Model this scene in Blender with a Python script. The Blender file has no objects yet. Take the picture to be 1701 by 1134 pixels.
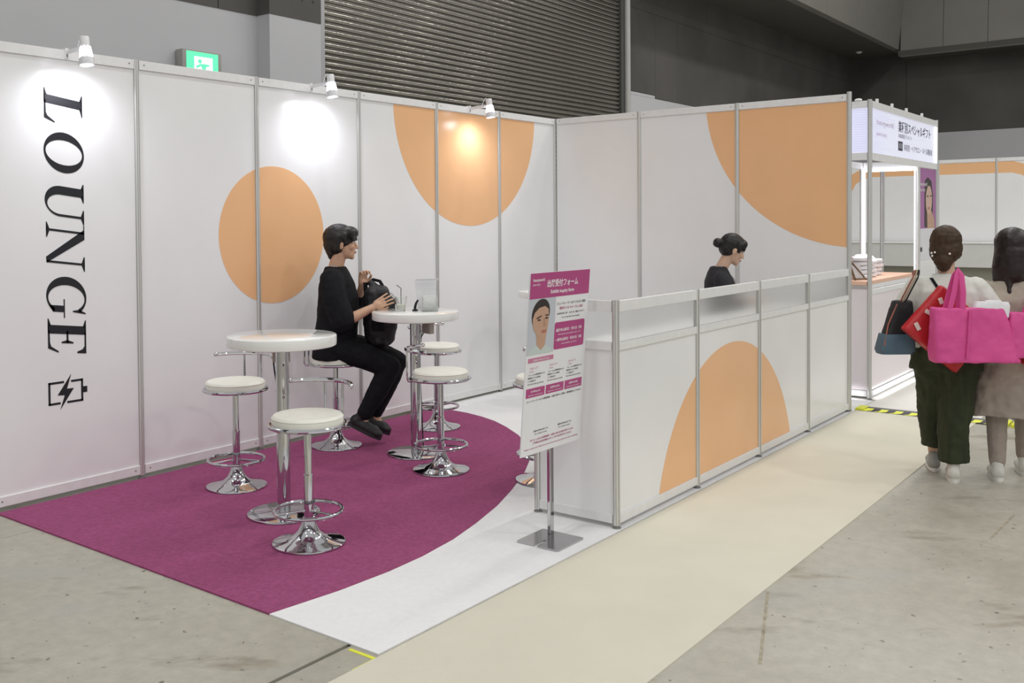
import bpy, bmesh, math, random
from mathutils import Vector, Matrix
random.seed(7)
S = bpy.context.scene
COL = S.collection
PI = math.pi

# ------------------------------------------------------------------ camera
FPX, YAW, PITCH, ROLL, CX, CY = 1625.881, .8913590, -.0233732, -.0086372, 740.23, 406.69
fw = Vector((math.sin(YAW)*math.cos(PITCH), math.cos(YAW)*math.cos(PITCH), math.sin(PITCH)))
r0 = Vector((math.cos(YAW), -math.sin(YAW), 0)); u0 = r0.cross(fw)
rr = r0*math.cos(ROLL) + u0*math.sin(ROLL); uu = -r0*math.sin(ROLL) + u0*math.cos(ROLL)
cd = bpy.data.cameras.new('camera'); cam = bpy.data.objects.new('camera', cd); COL.objects.link(cam)
cd.sensor_fit = 'HORIZONTAL'; cd.sensor_width = 36; cd.lens = FPX*36/1701
cd.shift_x = (850.5-CX)/1701; cd.shift_y = (CY-567)/1701
cd.clip_start = .05; cd.clip_end = 200
M = Matrix.Identity(4)
for i in range(3):
    M[i][0] = rr[i]; M[i][1] = uu[i]; M[i][2] = -fw[i]
M.translation = Vector((-8.6189, -5.5059, 1.64258))
cam.matrix_world = M
S.camera = cam

# ------------------------------------------------------------------ world, lights, exposure
w = bpy.data.worlds.new('hall_ambient'); S.world = w; w.use_nodes = True
w.node_tree.nodes['Background'].inputs[0].default_value = (.985, .993, 1.0, 1)
w.node_tree.nodes['Background'].inputs[1].default_value = .54
S.view_settings.view_transform = 'Standard'; S.view_settings.look = 'None'
S.view_settings.exposure = 0; S.view_settings.gamma = 1; S.view_settings.use_curve_mapping = False
def area(loc, size, power, color=(1, .98, .94), size_y=None):
    l = bpy.data.lights.new('hall_lamp', 'AREA'); l.energy = power; l.color = color
    l.shape = 'RECTANGLE'; l.size = size; l.size_y = size_y or size
    o = bpy.data.objects.new('hall_lamp', l); o.location = loc; COL.objects.link(o); return o
for x in (-13, -8.8, -4.6, -.4, 1.9, 4.2, 6.4, 8.7, 11.5):
    area((x, -2.6, 9.2), .45, 66, size_y=.45)
for x in (-13, -7, -1, 5, 11):
    for y in (-9.5, -16.5):
        area((x, y, 9.2), .6, 118, size_y=.6)

# ------------------------------------------------------------------ helpers
def lin(c):
    return tuple((v/255/12.92 if v/255 <= .04045 else ((v/255+.055)/1.055)**2.4) for v in c)
MATS = {}
def mat(name, color, rough=.5, metal=0, noise=0, nscale=8, bump=0, bscale=60, emit=None, estr=0, trans=0, ior=1.45, spec=.5, coat=0, alpha=1, stretch=None):
    """color: linear rgb.  noise: relative brightness variation of a soft procedural mottling."""
    if name in MATS: return MATS[name]
    m = bpy.data.materials.new(name); m.use_nodes = True; nt = m.node_tree
    b = nt.nodes['Principled BSDF']
    b.inputs['Roughness'].default_value = rough; b.inputs['Metallic'].default_value = metal
    b.inputs['IOR'].default_value = ior; b.inputs['Specular IOR Level'].default_value = spec
    b.inputs['Transmission Weight'].default_value = trans; b.inputs['Coat Weight'].default_value = coat
    b.inputs['Alpha'].default_value = alpha
    tc = nt.nodes.new('ShaderNodeTexCoord'); src = tc.outputs['Object']
    if stretch:
        mp = nt.nodes.new('ShaderNodeMapping'); mp.inputs['Scale'].default_value = stretch
        nt.links.new(src, mp.inputs[0]); src = mp.outputs[0]
    n = nt.nodes.new('ShaderNodeTexNoise'); n.inputs['Scale'].default_value = nscale; n.inputs['Detail'].default_value = 4
    nt.links.new(src, n.inputs['Vector'])
    cr = nt.nodes.new('ShaderNodeValToRGB')
    k = max(noise, .02)
    cr.color_ramp.elements[0].position = .3; cr.color_ramp.elements[1].position = .7
    cr.color_ramp.elements[0].color = (*[max(0, c*(1-k)) for c in color], 1)
    cr.color_ramp.elements[1].color = (*[min(1, c*(1+k)) for c in color], 1)
    nt.links.new(n.outputs[0], cr.inputs[0]); nt.links.new(cr.outputs[0], b.inputs['Base Color'])
    if bump:
        n2 = nt.nodes.new('ShaderNodeTexNoise'); n2.inputs['Scale'].default_value = bscale; n2.inputs['Detail'].default_value = 3
        nt.links.new(src, n2.inputs['Vector'])
        bp = nt.nodes.new('ShaderNodeBump'); bp.inputs['Strength'].default_value = bump; bp.inputs['Distance'].default_value = .004
        nt.links.new(n2.outputs[0], bp.inputs['Height']); nt.links.new(bp.outputs[0], b.inputs['Normal'])
    if emit:
        b.inputs['Emission Color'].default_value = (*emit, 1); b.inputs['Emission Strength'].default_value = estr
    MATS[name] = m
    return m

class MB:
    """collects shapes into one bmesh"""
    def __init__(s): s.bm = bmesh.new()
    def box(s, x0, y0, z0, x1, y1, z1, bev=0):
        r = bmesh.ops.create_cube(s.bm, size=1)
        vs = r['verts']
        for v in vs:
            v.co = Vector(((x0+x1)/2+v.co.x*(x1-x0), (y0+y1)/2+v.co.y*(y1-y0), (z0+z1)/2+v.co.z*(z1-z0)))
        if bev:
            es = list({e for v in vs for e in v.link_edges})
            bmesh.ops.bevel(s.bm, geom=es, offset=bev, segments=2, affect='EDGES', profile=.5)
        return s
    def prism(s, poly, a, b, axis='z'):
        """poly in the plane across axis, extruded from a to b.  z:(x,y)  y:(x,z)  x:(y,z)"""
        def P(p, t):
            return {'z': (p[0], p[1], t), 'y': (p[0], t, p[1]), 'x': (t, p[0], p[1])}[axis]
        v0 = [s.bm.verts.new(P(p, a)) for p in poly]; v1 = [s.bm.verts.new(P(p, b)) for p in poly]
        n = len(poly)
        s.bm.faces.new(v0[::-1]); s.bm.faces.new(v1)
        for i in range(n): s.bm.faces.new((v0[i], v0[(i+1) % n], v1[(i+1) % n], v1[i]))
        return s
    def lathe(s, prof, n=40, c=(0, 0)):
        rings = []
        for r, z in prof:
            if r < 1e-6: rings.append([s.bm.verts.new((c[0], c[1], z))])
            else: rings.append([s.bm.verts.new((c[0]+r*math.cos(2*PI*i/n), c[1]+r*math.sin(2*PI*i/n), z)) for i in range(n)])
        for a, b in zip(rings, rings[1:]):
            for i in range(n):
                j = (i+1) % n
                if len(a) == 1 and len(b) == 1: continue
                if len(a) == 1: s.bm.faces.new((a[0], b[j], b[i]))
                elif len(b) == 1: s.bm.faces.new((a[i], a[j], b[0]))
                else: s.bm.faces.new((a[i], a[j], b[j], b[i]))
        return s
    def tube(s, pts, r, n=10, closed=False, caps=True):
        """r: number, list of numbers or list of (side, front) half widths"""
        pts = [Vector(p) for p in pts]; N = len(pts)
        if not isinstance(r, (list, tuple)): r = [r]*N
        rings = []; side = None
        for i, p in enumerate(pts):
            if closed: t = pts[(i+1) % N]-pts[i-1]
            else: t = pts[min(i+1, N-1)]-pts[max(i-1, 0)]
            t = t.normalized()
            if side is None:
                side = t.cross(Vector((0, 0, 1)))
                if side.length < .15: side = t.cross(Vector((1, 0, 0)))
            side = (side-t*side.dot(t)).normalized(); f = t.cross(side)
            ra, rb = r[i] if isinstance(r[i], (list, tuple)) else (r[i], r[i])
            rings.append([s.bm.verts.new(p+side*ra*math.cos(2*PI*k/n)+f*rb*math.sin(2*PI*k/n)) for k in range(n)])
        for i in range(N if closed else N-1):
            a, b = rings[i], rings[(i+1) % N]
            for k in range(n): s.bm.faces.new((a[k], a[(k+1) % n], b[(k+1) % n], b[k]))
        if not closed and caps: s.bm.faces.new(rings[0][::-1]); s.bm.faces.new(rings[-1])
        return s
    def loft(s, secs, n=24, caps=True, p=2.0):
        """horizontal-ish rounded sections: (center, half_x, half_y[, rot about z])"""
        rings = []
        for sec in secs:
            c, a, b = sec[:3]; rot = sec[3] if len(sec) > 3 else 0
            ring = []
            for k in range(n):
                t = 2*PI*k/n; ct, st = math.cos(t), math.sin(t)
                x = a*math.copysign(abs(ct)**(2/p), ct); y = b*math.copysign(abs(st)**(2/p), st)
                ring.append(s.bm.verts.new((c[0]+x*math.cos(rot)-y*math.sin(rot), c[1]+x*math.sin(rot)+y*math.cos(rot), c[2])))
            rings.append(ring)
        for a, b in zip(rings, rings[1:]):
            for k in range(n): s.bm.faces.new((a[k], a[(k+1) % n], b[(k+1) % n], b[k]))
        if caps: s.bm.faces.new(rings[0][::-1]); s.bm.faces.new(rings[-1])
        return s
    def ell(s, c, r, rot=None, n=16):
        m = Matrix.Translation(c) @ (rot.to_4x4() if rot else Matrix.Identity(4)) @ Matrix.Diagonal((*r, 1))
        bmesh.ops.create_uvsphere(s.bm, u_segments=n, v_segments=max(6, n*2//3), radius=1, matrix=m)
        return s
    def cap(s, a, b, ra, rb, n=12):
        """tapered capsule: two balls and the cone between them"""
        a, b = Vector(a), Vector(b); d = b-a; L = d.length
        rows = []
        q = Vector((0, 0, 1)).rotation_difference(d.normalized())
        prof = [(ra*math.sin(t), -ra*math.cos(t)) for t in (0, PI/6, PI/3, PI/2)] + [(rb*math.sin(t), L-rb*math.cos(t)) for t in (PI/2, PI*2/3, PI*5/6, PI)]
        rings = []
        for r, z in prof:
            if r < 1e-6: rings.append([s.bm.verts.new(a+q @ Vector((0, 0, z)))])
            else: rings.append([s.bm.verts.new(a+q @ Vector((r*math.cos(2*PI*k/n), r*math.sin(2*PI*k/n), z))) for k in range(n)])
        for A, B in zip(rings, rings[1:]):
            for k in range(n):
                j = (k+1) % n
                if len(A) == 1: s.bm.faces.new((A[0], B[j], B[k]))
                elif len(B) == 1: s.bm.faces.new((A[k], A[j], B[0]))
                else: s.bm.faces.new((A[k], A[j], B[j], B[k]))
        return s
    def chain(s, pts, rs, n=12):
        for i in range(len(pts)-1): s.cap(pts[i], pts[i+1], rs[i], rs[i+1], n)
        return s
    def xf(s, m):
        bmesh.ops.transform(s.bm, matrix=m, verts=s.bm.verts); return s
    def mesh(s, name, recalc=True):
        if recalc: bmesh.ops.recalc_face_normals(s.bm, faces=s.bm.faces)
        me = bpy.data.meshes.new(name); s.bm.to_mesh(me); s.bm.free(); return me
    def build(s, name, m, parent=None, smooth=True, loc=None, angle=35):
        me = s.mesh(name)
        return link(name, me, m, parent, smooth, loc, angle)

def link(name, me, m, parent=None, smooth=True, loc=None, angle=35):
    o = bpy.data.objects.new(name, me); COL.objects.link(o)
    if m: me.materials.clear(); me.materials.append(m)
    if parent: o.parent = parent
    if loc: o.location = loc
    if smooth:
        me.polygons.foreach_set('use_smooth', [True]*len(me.polygons))
        try: me.set_sharp_from_angle(angle=math.radians(angle))
        except Exception: pass
    return o
def baked(name, mb, m, parent, vox, smooth_it=6, noise=0, nsize=.12):
    """union of overlapping shapes grown into ONE continuous skin (voxel remesh + smoothing)"""
    me = mb.mesh(name); t = bpy.data.objects.new('t', me); COL.objects.link(t)
    md = t.modifiers.new('r', 'REMESH'); md.mode = 'VOXEL'; md.voxel_size = vox
    if smooth_it:
        sm = t.modifiers.new('s', 'SMOOTH'); sm.iterations = smooth_it; sm.factor = .5
    if noise:
        tx = bpy.data.textures.new('folds', 'CLOUDS'); tx.noise_scale = nsize
        d = t.modifiers.new('d', 'DISPLACE'); d.texture = tx; d.strength = noise; d.mid_level = .5
    dg = bpy.context.evaluated_depsgraph_get(); dg.update()
    out = bpy.data.meshes.new_from_object(t.evaluated_get(dg)); out.name = name
    bpy.data.objects.remove(t)
    return link(name, out, m, parent, True, None, 180)
def tag(o, label=None, cat=None, group=None, kind=None):
    if label: o['label'] = label
    if cat: o['category'] = cat
    if group: o['group'] = group
    if kind: o['kind'] = kind
    return o
def thing(name, label, cat, loc=(0, 0, 0), rz=0, group=None):
    o = bpy.data.objects.new(name, None); COL.objects.link(o); o.empty_display_size = .1
    o.location = loc; o.rotation_euler = (0, 0, rz)
    return tag(o, label, cat, group)
def release(o, label, cat, group=None):
    o.matrix_basis = o.parent.matrix_basis @ o.matrix_basis; o.parent = None
    return tag(o, label, cat, group)
def dup(root, loc, rz=0, label=None, group=None):
    def cp(o, par):
        c = o.copy(); COL.objects.link(c)
        if par: c.parent = par
        for ch in o.children: cp(ch, c)
        return c
    c = cp(root, None); c.location = loc; c.rotation_euler = (0, 0, rz)
    if label: c['label'] = label
    if group: c['group'] = group
    return c
def text(body, size, m, parent, loc, align='LEFT', name='lettering', bold=0, thick=.0006, sx=1, rot=None, width=None):
    """printed words as thin raised lettering in the local x/z plane facing local -y"""
    c = bpy.data.curves.new('t', 'FONT'); c.body = body; c.size = size; c.align_x = align; c.offset = bold*size; c.extrude = thick/2
    c.resolution_u = 2
    o = bpy.data.objects.new('t', c); COL.objects.link(o)
    dg = bpy.context.evaluated_depsgraph_get(); dg.update()
    me = bpy.data.meshes.new_from_object(o.evaluated_get(dg)); bpy.data.objects.remove(o)
    if width and len(me.vertices):
        xs = [v.co.x for v in me.vertices]; sx = width/max(1e-6, max(xs)-min(xs))
    me.transform(Matrix.Translation(loc) @ (rot or Matrix.Identity(4)) @ Matrix.Rotation(PI/2, 4, 'X') @ Matrix.Diagonal((sx, 1, 1, 1)))
    return link(name, me, m, parent, False)

# ------------------------------------------------------------------ materials
WHITE = mat('panel_white', (.835, .835, .84), .22, noise=.015, nscale=2)
RAIL = mat('rail_white', (.79, .79, .785), .4, noise=.03, nscale=20)
ALU = mat('aluminium', (.70, .70, .68), .32, .55, noise=.04, nscale=30, stretch=(1, 1, .05))
DARKGAP = mat('dark_gap_filler', (.03, .03, .03), .6)  # dark filler below the floor joints, also colours the tie holes
SCREW = mat('screw_dark', (.12, .12, .12), .4, .6)
FOOT = mat('foot_grey', (.28, .28, .27), .45, .3)
ORANGE = mat('orange_print', (.86, .50, .26), .24, noise=.015, nscale=3)
BLACKINK = mat('black_ink', (.012, .012, .016), .45)
CHROME = mat('chrome', (.60, .60, .615), .06, 1, noise=.01)
VINYL = mat('cream_vinyl', (.80, .79, .71), .38, noise=.03, nscale=12, bump=.15, bscale=90)
TABLE = mat('table_white', (.83, .83, .80), .1, noise=.01, spec=.5, coat=.4)
POLY = mat('polycarbonate', (.94, .95, .94), .22, trans=.93, ior=1.15, spec=.3)
PURPLE = mat('carpet_purple', (.315, .080, .180), .95, noise=.12, nscale=45, bump=.5, bscale=400, spec=.1)
WCARP = mat('carpet_white', (.80, .80, .80), .9, noise=.02, nscale=30, bump=.25, bscale=400, spec=.1)
BCARP = mat('carpet_beige', (.66, .63, .525), .95, noise=.03, nscale=2.5, bump=.35, bscale=400, spec=.1)
DCONC = mat('concrete_dark', (.085, .080, .074), .75, noise=.22, nscale=.7, bump=.2, bscale=9)
LPAINT = mat('paint_grey', (.50, .50, .515), .6, noise=.02, nscale=1)
SOFFM = mat('soffit_olive', (.085, .08, .068), .8, noise=.05, nscale=1)
BULKM = mat('bulkhead_panel', (.20, .19, .17), .7, noise=.05, nscale=1.2)
STEEL = mat('shutter_steel', (.33, .315, .285), .19, .92, noise=.12, nscale=3, stretch=(.3, 6, 6))
BLACK = mat('black_cloth', (.009, .009, .011), .85, noise=.25, nscale=25, bump=.25, bscale=150, spec=.2)
SKIN = mat('skin', (.56, .335, .225), .5, noise=.04, nscale=20)
HAIR = mat('hair_black', (.010, .008, .008), .42, noise=.22, nscale=60, stretch=(1, 1, .2), bump=.4, bscale=160)
HAIRB = mat('hair_brown', (.052, .030, .016), .55, spec=.3, noise=.22, nscale=60, stretch=(1, 1, .2), bump=.4, bscale=160)
LED = mat('led_white', (.9, .9, .9), .5, emit=(.86, .88, 1), estr=2.2)

# concrete floor with stains and specks
def concrete():
    m = bpy.data.materials.new('concrete_floor'); m.use_nodes = True; nt = m.node_tree; b = nt.nodes['Principled BSDF']
    tc = nt.nodes.new('ShaderNodeTexCoord')
    def noise(sc, det, rough=.6, vec=None):
        n = nt.nodes.new('ShaderNodeTexNoise'); n.inputs['Scale'].default_value = sc; n.inputs['Detail'].default_value = det
        n.inputs['Roughness'].default_value = rough; nt.links.new(vec or tc.outputs['Object'], n.inputs['Vector']); return n.outputs[0]
    def ramp(src, stops):
        c = nt.nodes.new('ShaderNodeValToRGB'); e = c.color_ramp.elements
        while len(e) < len(stops): e.new(.5)
        for i, (p, col) in enumerate(stops): e[i].position = p; e[i].color = (*col, 1)
        nt.links.new(src, c.inputs[0]); return c.outputs[0]
    def mix(f, a, bb, typ='MIX'):
        x = nt.nodes.new('ShaderNodeMix'); x.data_type = 'RGBA'; x.blend_type = typ
        if isinstance(f, float): x.inputs[0].default_value = f
        else: nt.links.new(f, x.inputs[0])
        nt.links.new(a, x.inputs[6])
        if isinstance(bb, tuple): x.inputs[7].default_value = (*bb, 1)
        else: nt.links.new(bb, x.inputs[7])
        return x.outputs[2]
    base = ramp(noise(.55, 6), [(.3, (.345, .325, .26)), (.5, (.42, .40, .335)), (.72, (.47, .455, .395))])
    fine = ramp(noise(14, 6, .7), [(.3, (.86, .86, .86)), (.7, (1.08, 1.08, 1.07))])
    c = mix(1.0, base, fine, 'MULTIPLY')
    m0 = nt.nodes.new('ShaderNodeMapping'); m0.inputs['Rotation'].default_value = (0, 0, .89)
    mp = nt.nodes.new('ShaderNodeMapping'); mp.inputs['Scale'].default_value = (.75, 1.9, 1)
    nt.links.new(tc.outputs['Object'], m0.inputs[0]); nt.links.new(m0.outputs[0], mp.inputs[0])
    st = ramp(noise(1.9, 5, .55, mp.outputs[0]), [(.585, (0, 0, 0)), (.67, (.8, .8, .8))])
    c = mix(st, c, (.235, .205, .15))
    sp = ramp(noise(9, 3, .5), [(.745, (0, 0, 0)), (.77, (.9, .9, .9))])
    c = mix(sp, c, (.10, .085, .06))
    sp2 = ramp(noise(26, 2, .5), [(.705, (0, 0, 0)), (.725, (.85, .85, .85))])
    c = mix(sp2, c, (.14, .12, .09))
    wh = ramp(noise(1.1, 3, .5, mp.outputs[0]), [(.30, (.5, .5, .5)), (.42, (0, 0, 0))])
    c = mix(wh, c, (.40, .40, .375))
    nt.links.new(c, b.inputs['Base Color'])
    rg = ramp(noise(2.2, 4), [(.3, (.36, .36, .36)), (.7, (.6, .6, .6))]); nt.links.new(rg, b.inputs['Roughness'])
    bp = nt.nodes.new('ShaderNodeBump'); bp.inputs['Strength'].default_value = .12; bp.inputs['Distance'].default_value = .003
    nt.links.new(noise(40, 5), bp.inputs['Height']); nt.links.new(bp.outputs[0], b.inputs['Normal'])
    return m
CONC = concrete()

# ------------------------------------------------------------------ setting: floor
fl = tag(MB().box(-20, -24, -.12, 20, 3.4, -.02).build('floor', DARKGAP, smooth=False), kind='structure')
JY = (-2.832, -.47)                       # two sawn joints, the near one open and dark
for y0, y1, g0, g1 in ((-24, JY[0], 0, .010), (JY[0], JY[1], .010, .002), (JY[1], 3.4, .002, 0)):
    MB().box(-20, y0+g0, -.02, 20, y1-g1, 0).build('slab', CONC, fl, smooth=False)

MARK = mat('rust_mark', (.33, .295, .22), .6, noise=.3, nscale=25)
near_slab = [o for o in fl.children][0]
for p, q, wd in (((-4.40, -3.91), (-5.114, -4.15), .013), ((-2.48, -4.566), (-3.016, -4.541), .012)):
    d = Vector((q[0]-p[0], q[1]-p[1])).normalized()*wd/2; n_ = Vector((-d.y, d.x))
    MB().prism([(p[0]+n_.x, p[1]+n_.y), (p[0]-n_.x, p[1]-n_.y), (q[0]-n_.x, q[1]-n_.y), (q[0]+n_.x, q[1]+n_.y)], 0, .0006).build('rust_mark', MARK, near_slab, smooth=False)
# hall walls
HB = 9.0
wb = tag(MB().box(-20, 2.6, 0, -1.74, 2.9, 3.845).build('wall_back', LPAINT, smooth=False), kind='structure')
for x0, x1 in ((-20, -9.11), (-9.1, -5.61), (-5.6, -2.26), (-2.25, -1.74)):
    MB().box(x0, 2.59, 3.845, x1, 2.9, HB).build('concrete_panel', DCONC, wb, smooth=False)
pl = MB().box(-1.74, 2.4, 0, -1.0, 2.9, 3.845).build('pillar', LPAINT, wb, smooth=False)
MB().box(-1.745, 2.393, 3.845, -1.0, 2.9, HB).build('concrete_panel', DCONC, wb, smooth=False)
for i, x in enumerate((-1.60, -1.44, -1.28, -1.12)):
    MB().prism([(x+.018*math.cos(a*PI/4), 4.065+.018*math.sin(a*PI/4)) for a in range(8)], 2.391, 2.3935, 'y').build('tie_hole', DARKGAP, pl, smooth=False)
wr = tag(MB().box(6.28, 2.6, 0, 18.9, 2.9, 3.815).build('wall_rear', LPAINT, smooth=False), kind='structure')
MB().box(6.28, 2.595, 3.815, 7.4, 2.9, 3.865).build('painted_band', LPAINT, wr, smooth=False)
for x0, x1, z0, z1 in ((6.28, 7.395, 3.87, 5.3), (7.4, 8.3, 3.82, 5.3), (8.305, 12.6, 3.82, 5.3), (12.605, 18.9, 3.82, 5.3), (6.28, 9.6, 5.305, HB), (9.605, 18.9, 5.305, HB)):
    MB().box(x0, 2.585, z0, x1, 2.9, z1).build('concrete_panel', DCONC, wr, smooth=False)
we = tag(MB().box(18.8, -24, 0, 19.1, 2.6, 3.82).build('wall_right', LPAINT, smooth=False), kind='structure')
for y0, y1 in ((-24, -9.0), (-8.99, -5.41), (-5.4, -1.81), (-1.8, 1.19), (1.2, 2.59)):
    MB().box(18.785, y0, 3.825, 19.1, y1, HB).build('concrete_panel', DCONC, we, smooth=False)
cl = tag(MB().box(6.2, 1.17, 5.9, 18.78, 2.58, 6.05).build('ceiling', SOFFM, smooth=False), kind='structure')
MB().box(17.9, -24, 5.72, 18.78, 1.17, 5.86).build('soffit', SOFFM, cl, smooth=False)
for i in range(6):                        # sloped bulkhead panels above the soffit edge, joints open
    x0, x1 = 6.2+i*2.04, 6.2+(i+1)*2.04-.012
    mb = MB(); mb.prism([(1.17, 5.895), (1.33, 5.895), (1.08, HB), (.92, HB)], x0, min(x1, 18.4), 'x'); mb.build('bulkhead_panel', BULKM, cl, smooth=False)
for i in range(9):
    y1 = 1.12-i*.98; y0 = y1-.97
    mb = MB(); mb.prism([(17.9, 5.71), (18.06, 5.71), (18.36, HB), (18.2, HB)], y0, y1, 'y'); mb.build('bulkhead_panel', BULKM, cl, smooth=False)
t = thing('ceiling_sensor', 'small white fitting on the dark soffit', 'sensor', (17.6, 2.03, 5.9))
MB().lathe([(0, 0), (.07, 0), (.065, -.03), (.03, -.045), (0, -.045)], 20).build('housing', RAIL, t)
MB().lathe([(.085, 0), (.085, -.006), (.07, -.008)], 20).build('flange', ALU, t)

# roller shutter
sh = thing('roller_shutter', 'large dark steel roller shutter of horizontal slats behind the panel wall', 'shutter', (0, 2.47, 0))
PITCH_S = .071
prof = [(0.006*0, 0)]
n = 8; prof = []
for i in range(n+1):
    t = i/n; prof.append((.006-.024*math.sin(PI*(.06+.88*t))**.8, .004+t*.054))
prof += [(.012, .0585), (.012, .0705), (.016, .0705), (.016, 0), (.012, 0), (.006, .0025)]
slat_me = MB().prism(prof, -.93, 5.88, 'x').mesh('slat'); slat_me.materials.append(STEEL)
for k in range(112):
    o = bpy.data.objects.new('slat', slat_me); COL.objects.link(o); o.parent = sh; o.location = (0, 0, k*PITCH_S)
slat_me.polygons.foreach_set('use_smooth', [True]*len(slat_me.polygons)); slat_me.set_sharp_from_angle(angle=.6)
MB().box(-.99, -.06, 0, -.93, .09, HB-.9).build('guide_rail', mat('guide_grey', (.42, .42, .43), .4, .3), sh, smooth=False)
MB().box(5.88, -.04, 0, 6.0, .09, HB-.9).build('guide_rail', mat('guide_dark', (.07, .07, .065), .6), sh, smooth=False)
MB().box(6.06, -.03, 0, 6.16, .09, HB-.9).build('jamb', DCONC, sh, smooth=False)
MB().tube([(6.03, -.07, 0), (6.03, -.07, HB-.9)], .05, 14).build('pipe', mat('pipe_grey', (.40, .40, .38), .45), sh)

# exit sign on the hall wall
ex = thing('exit_sign', 'green lit exit sign peeking over the panel wall', 'exit sign', (-2.545, 2.59, 3.2))
MB().box(-.235, -.11, -.14, .235, 0, .155, .006).build('case', mat('case_grey', (.33, .32, .30), .5), ex)
GREEN = mat('exit_green', (.1, .7, .35), .4, emit=(.10, .80, .36), estr=.95)
EWHITE = mat('exit_white', (.9, .95, .9), .4, emit=(.9, 1, .93), estr=.95)
MB().box(-.19, -.114, -.125, .19, -.11, .14).build('lit_face', GREEN, ex, smooth=False)
MB().box(-.10, -.117, -.125, .12, -.114, .095).build('doorway', EWHITE, ex, smooth=False)
mb = MB(); mb.prism([(-.035+.022*math.cos(a*PI/6), .05+.022*math.sin(a*PI/6)) for a in range(12)], -.119, -.117, 'y')
for poly in ([(-.03, .025), (.03, .03), (.04, -.03), (-.0, -.04)], [(.0, -.03), (.04, -.03), (.09, -.10), (.06, -.115)], [(.0, -.04), (.03, -.04), (-.03, -.11), (-.06, -.10)], [(-.03, .025), (-.02, .005), (-.07, -.02), (-.085, .0)], [(.03, .03), (.035, .0), (.075, .01), (.08, .025)]):
    mb.prism(poly, -.119, -.117, 'y')
mb.build('running_figure', GREEN, ex, smooth=False)

# ------------------------------------------------------------------ carpets
PC = [(-5.925, -.03), (-5.925, -2.362), (-5.563, -2.41), (-5.25, -2.425), (-4.993, -2.415), (-4.7, -2.375), (-4.412, -2.305), (-4.08, -2.205), (-3.756, -2.08), (-3.4, -1.925), (-3.065, -1.746), (-2.87, -1.61), (-2.702, -1.475), (-2.47, -1.24), (-2.281, -.99), (-2.15, -.78), (-2.067, -.586), (-2.015, -.40), (-1.99, -.18), (-1.985, -.03)]
tag(MB().prism(PC, 0, .008).build('carpet', PURPLE, smooth=False), 'purple carpet with a curved edge under the stools', 'carpet')
wc = [(-5.925, -2.362), (-5.925, -2.985), (.60, -2.985), (.60, .02), (-1.985, .02)] + PC[::-1][:-2]
mb = MB()
vs = [mb.bm.verts.new((*p, .006)) for p in wc]; f = mb.bm.faces.new(vs)
bmesh.ops.triangulate(mb.bm, faces=[f])
ex_ = bmesh.ops.extrude_face_region(mb.bm, geom=list(mb.bm.faces))
for g in ex_['geom']:
    if isinstance(g, bmesh.types.BMVert): g.co.z = 0.0
tag(mb.build('carpet', WCARP, smooth=False), 'white carpet running under the counter and round the purple carpet', 'carpet')
tag(MB().prism([(-9.5, -3.0), (-9.5, -3.885), (.16, -3.905), (.16, -2.995)], 0, .005).build('carpet', BCARP, smooth=False), 'pale beige carpet runner in the aisle before the counter', 'carpet')
tag(MB().prism([(.30, -2.99), (.30, -3.9), (9, -3.9), (9, 1.5), (.65, 1.5), (.65, -2.99)], 0, .005).build('carpet', mat('carpet_pale', (.70, .68, .63), .95, noise=.03), smooth=False), 'pale carpet inside the far booth beyond the hazard tape', 'carpet')
# cable cover with hazard tape
hz = thing('cable_cover', 'grey cable cover taped down with yellow and black hazard tape', 'cable cover', (.17, -3.03, 0))
MB().prism([(-.06, .0), (-.035, .017), (.045, .017), (.075, 0)], .04, -1.0, 'y').build('ramp', mat('cover_grey', (.10, .095, .11), .6), hz, smooth=False)
YEL = mat('tape_yellow', (.78, .80, .06), .5, noise=.05); BLK = mat('tape_black', (.03, .028, .035), .5)
mb = MB(); mb.prism([(-.105, 0), (-.06, 0), (-.035, .018), (-.035, .021), (-.062, .007), (-.105, .007)], .03, -1.02, 'y'); mb.build('tape', BLK, hz, smooth=False)
for k in range(9):
    y = .02-k*.118
    mb = MB()
    v = [mb.bm.verts.new(p) for p in ((-.106, y, .0078), (-.106, y-.06, .0078), (-.063, y-.095, .0078), (-.063, y-.035, .0078), (-.036, y-.05, .0215), (-.036, y-.11, .0215))]
    mb.bm.faces.new((v[0], v[1], v[2], v[3])); mb.bm.faces.new((v[3], v[2], v[5], v[4]))
    mb.build('tape_stripe', YEL, hz, smooth=False)
MB().box(-.1, -.02, .0, .06, .05, .0225).build('tape_end', YEL, hz, smooth=False)
for a in (-.02, .03):
    MB().box(-.11, -1.13+a, .0, .1, -1.1+a, .0228).build('tape_end', YEL, hz, smooth=False)
ft = thing('floor_tape', 'small yellow tape corner mark at the white carpet tip', 'tape', (-5.935, -2.95, 0))
mb = MB(); mb.prism([(-.012, .09), (-.028, .09), (-.028, -.04), (-.012, -.04)], 0, .0015); mb.build('strip', YEL, ft, smooth=False)
mb = MB(); mb.prism([(-.012, -.04), (-.012, -.055), (-.14, -.055), (-.14, -.04)], 0, .0015); mb.build('strip', YEL, ft, smooth=False)

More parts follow.
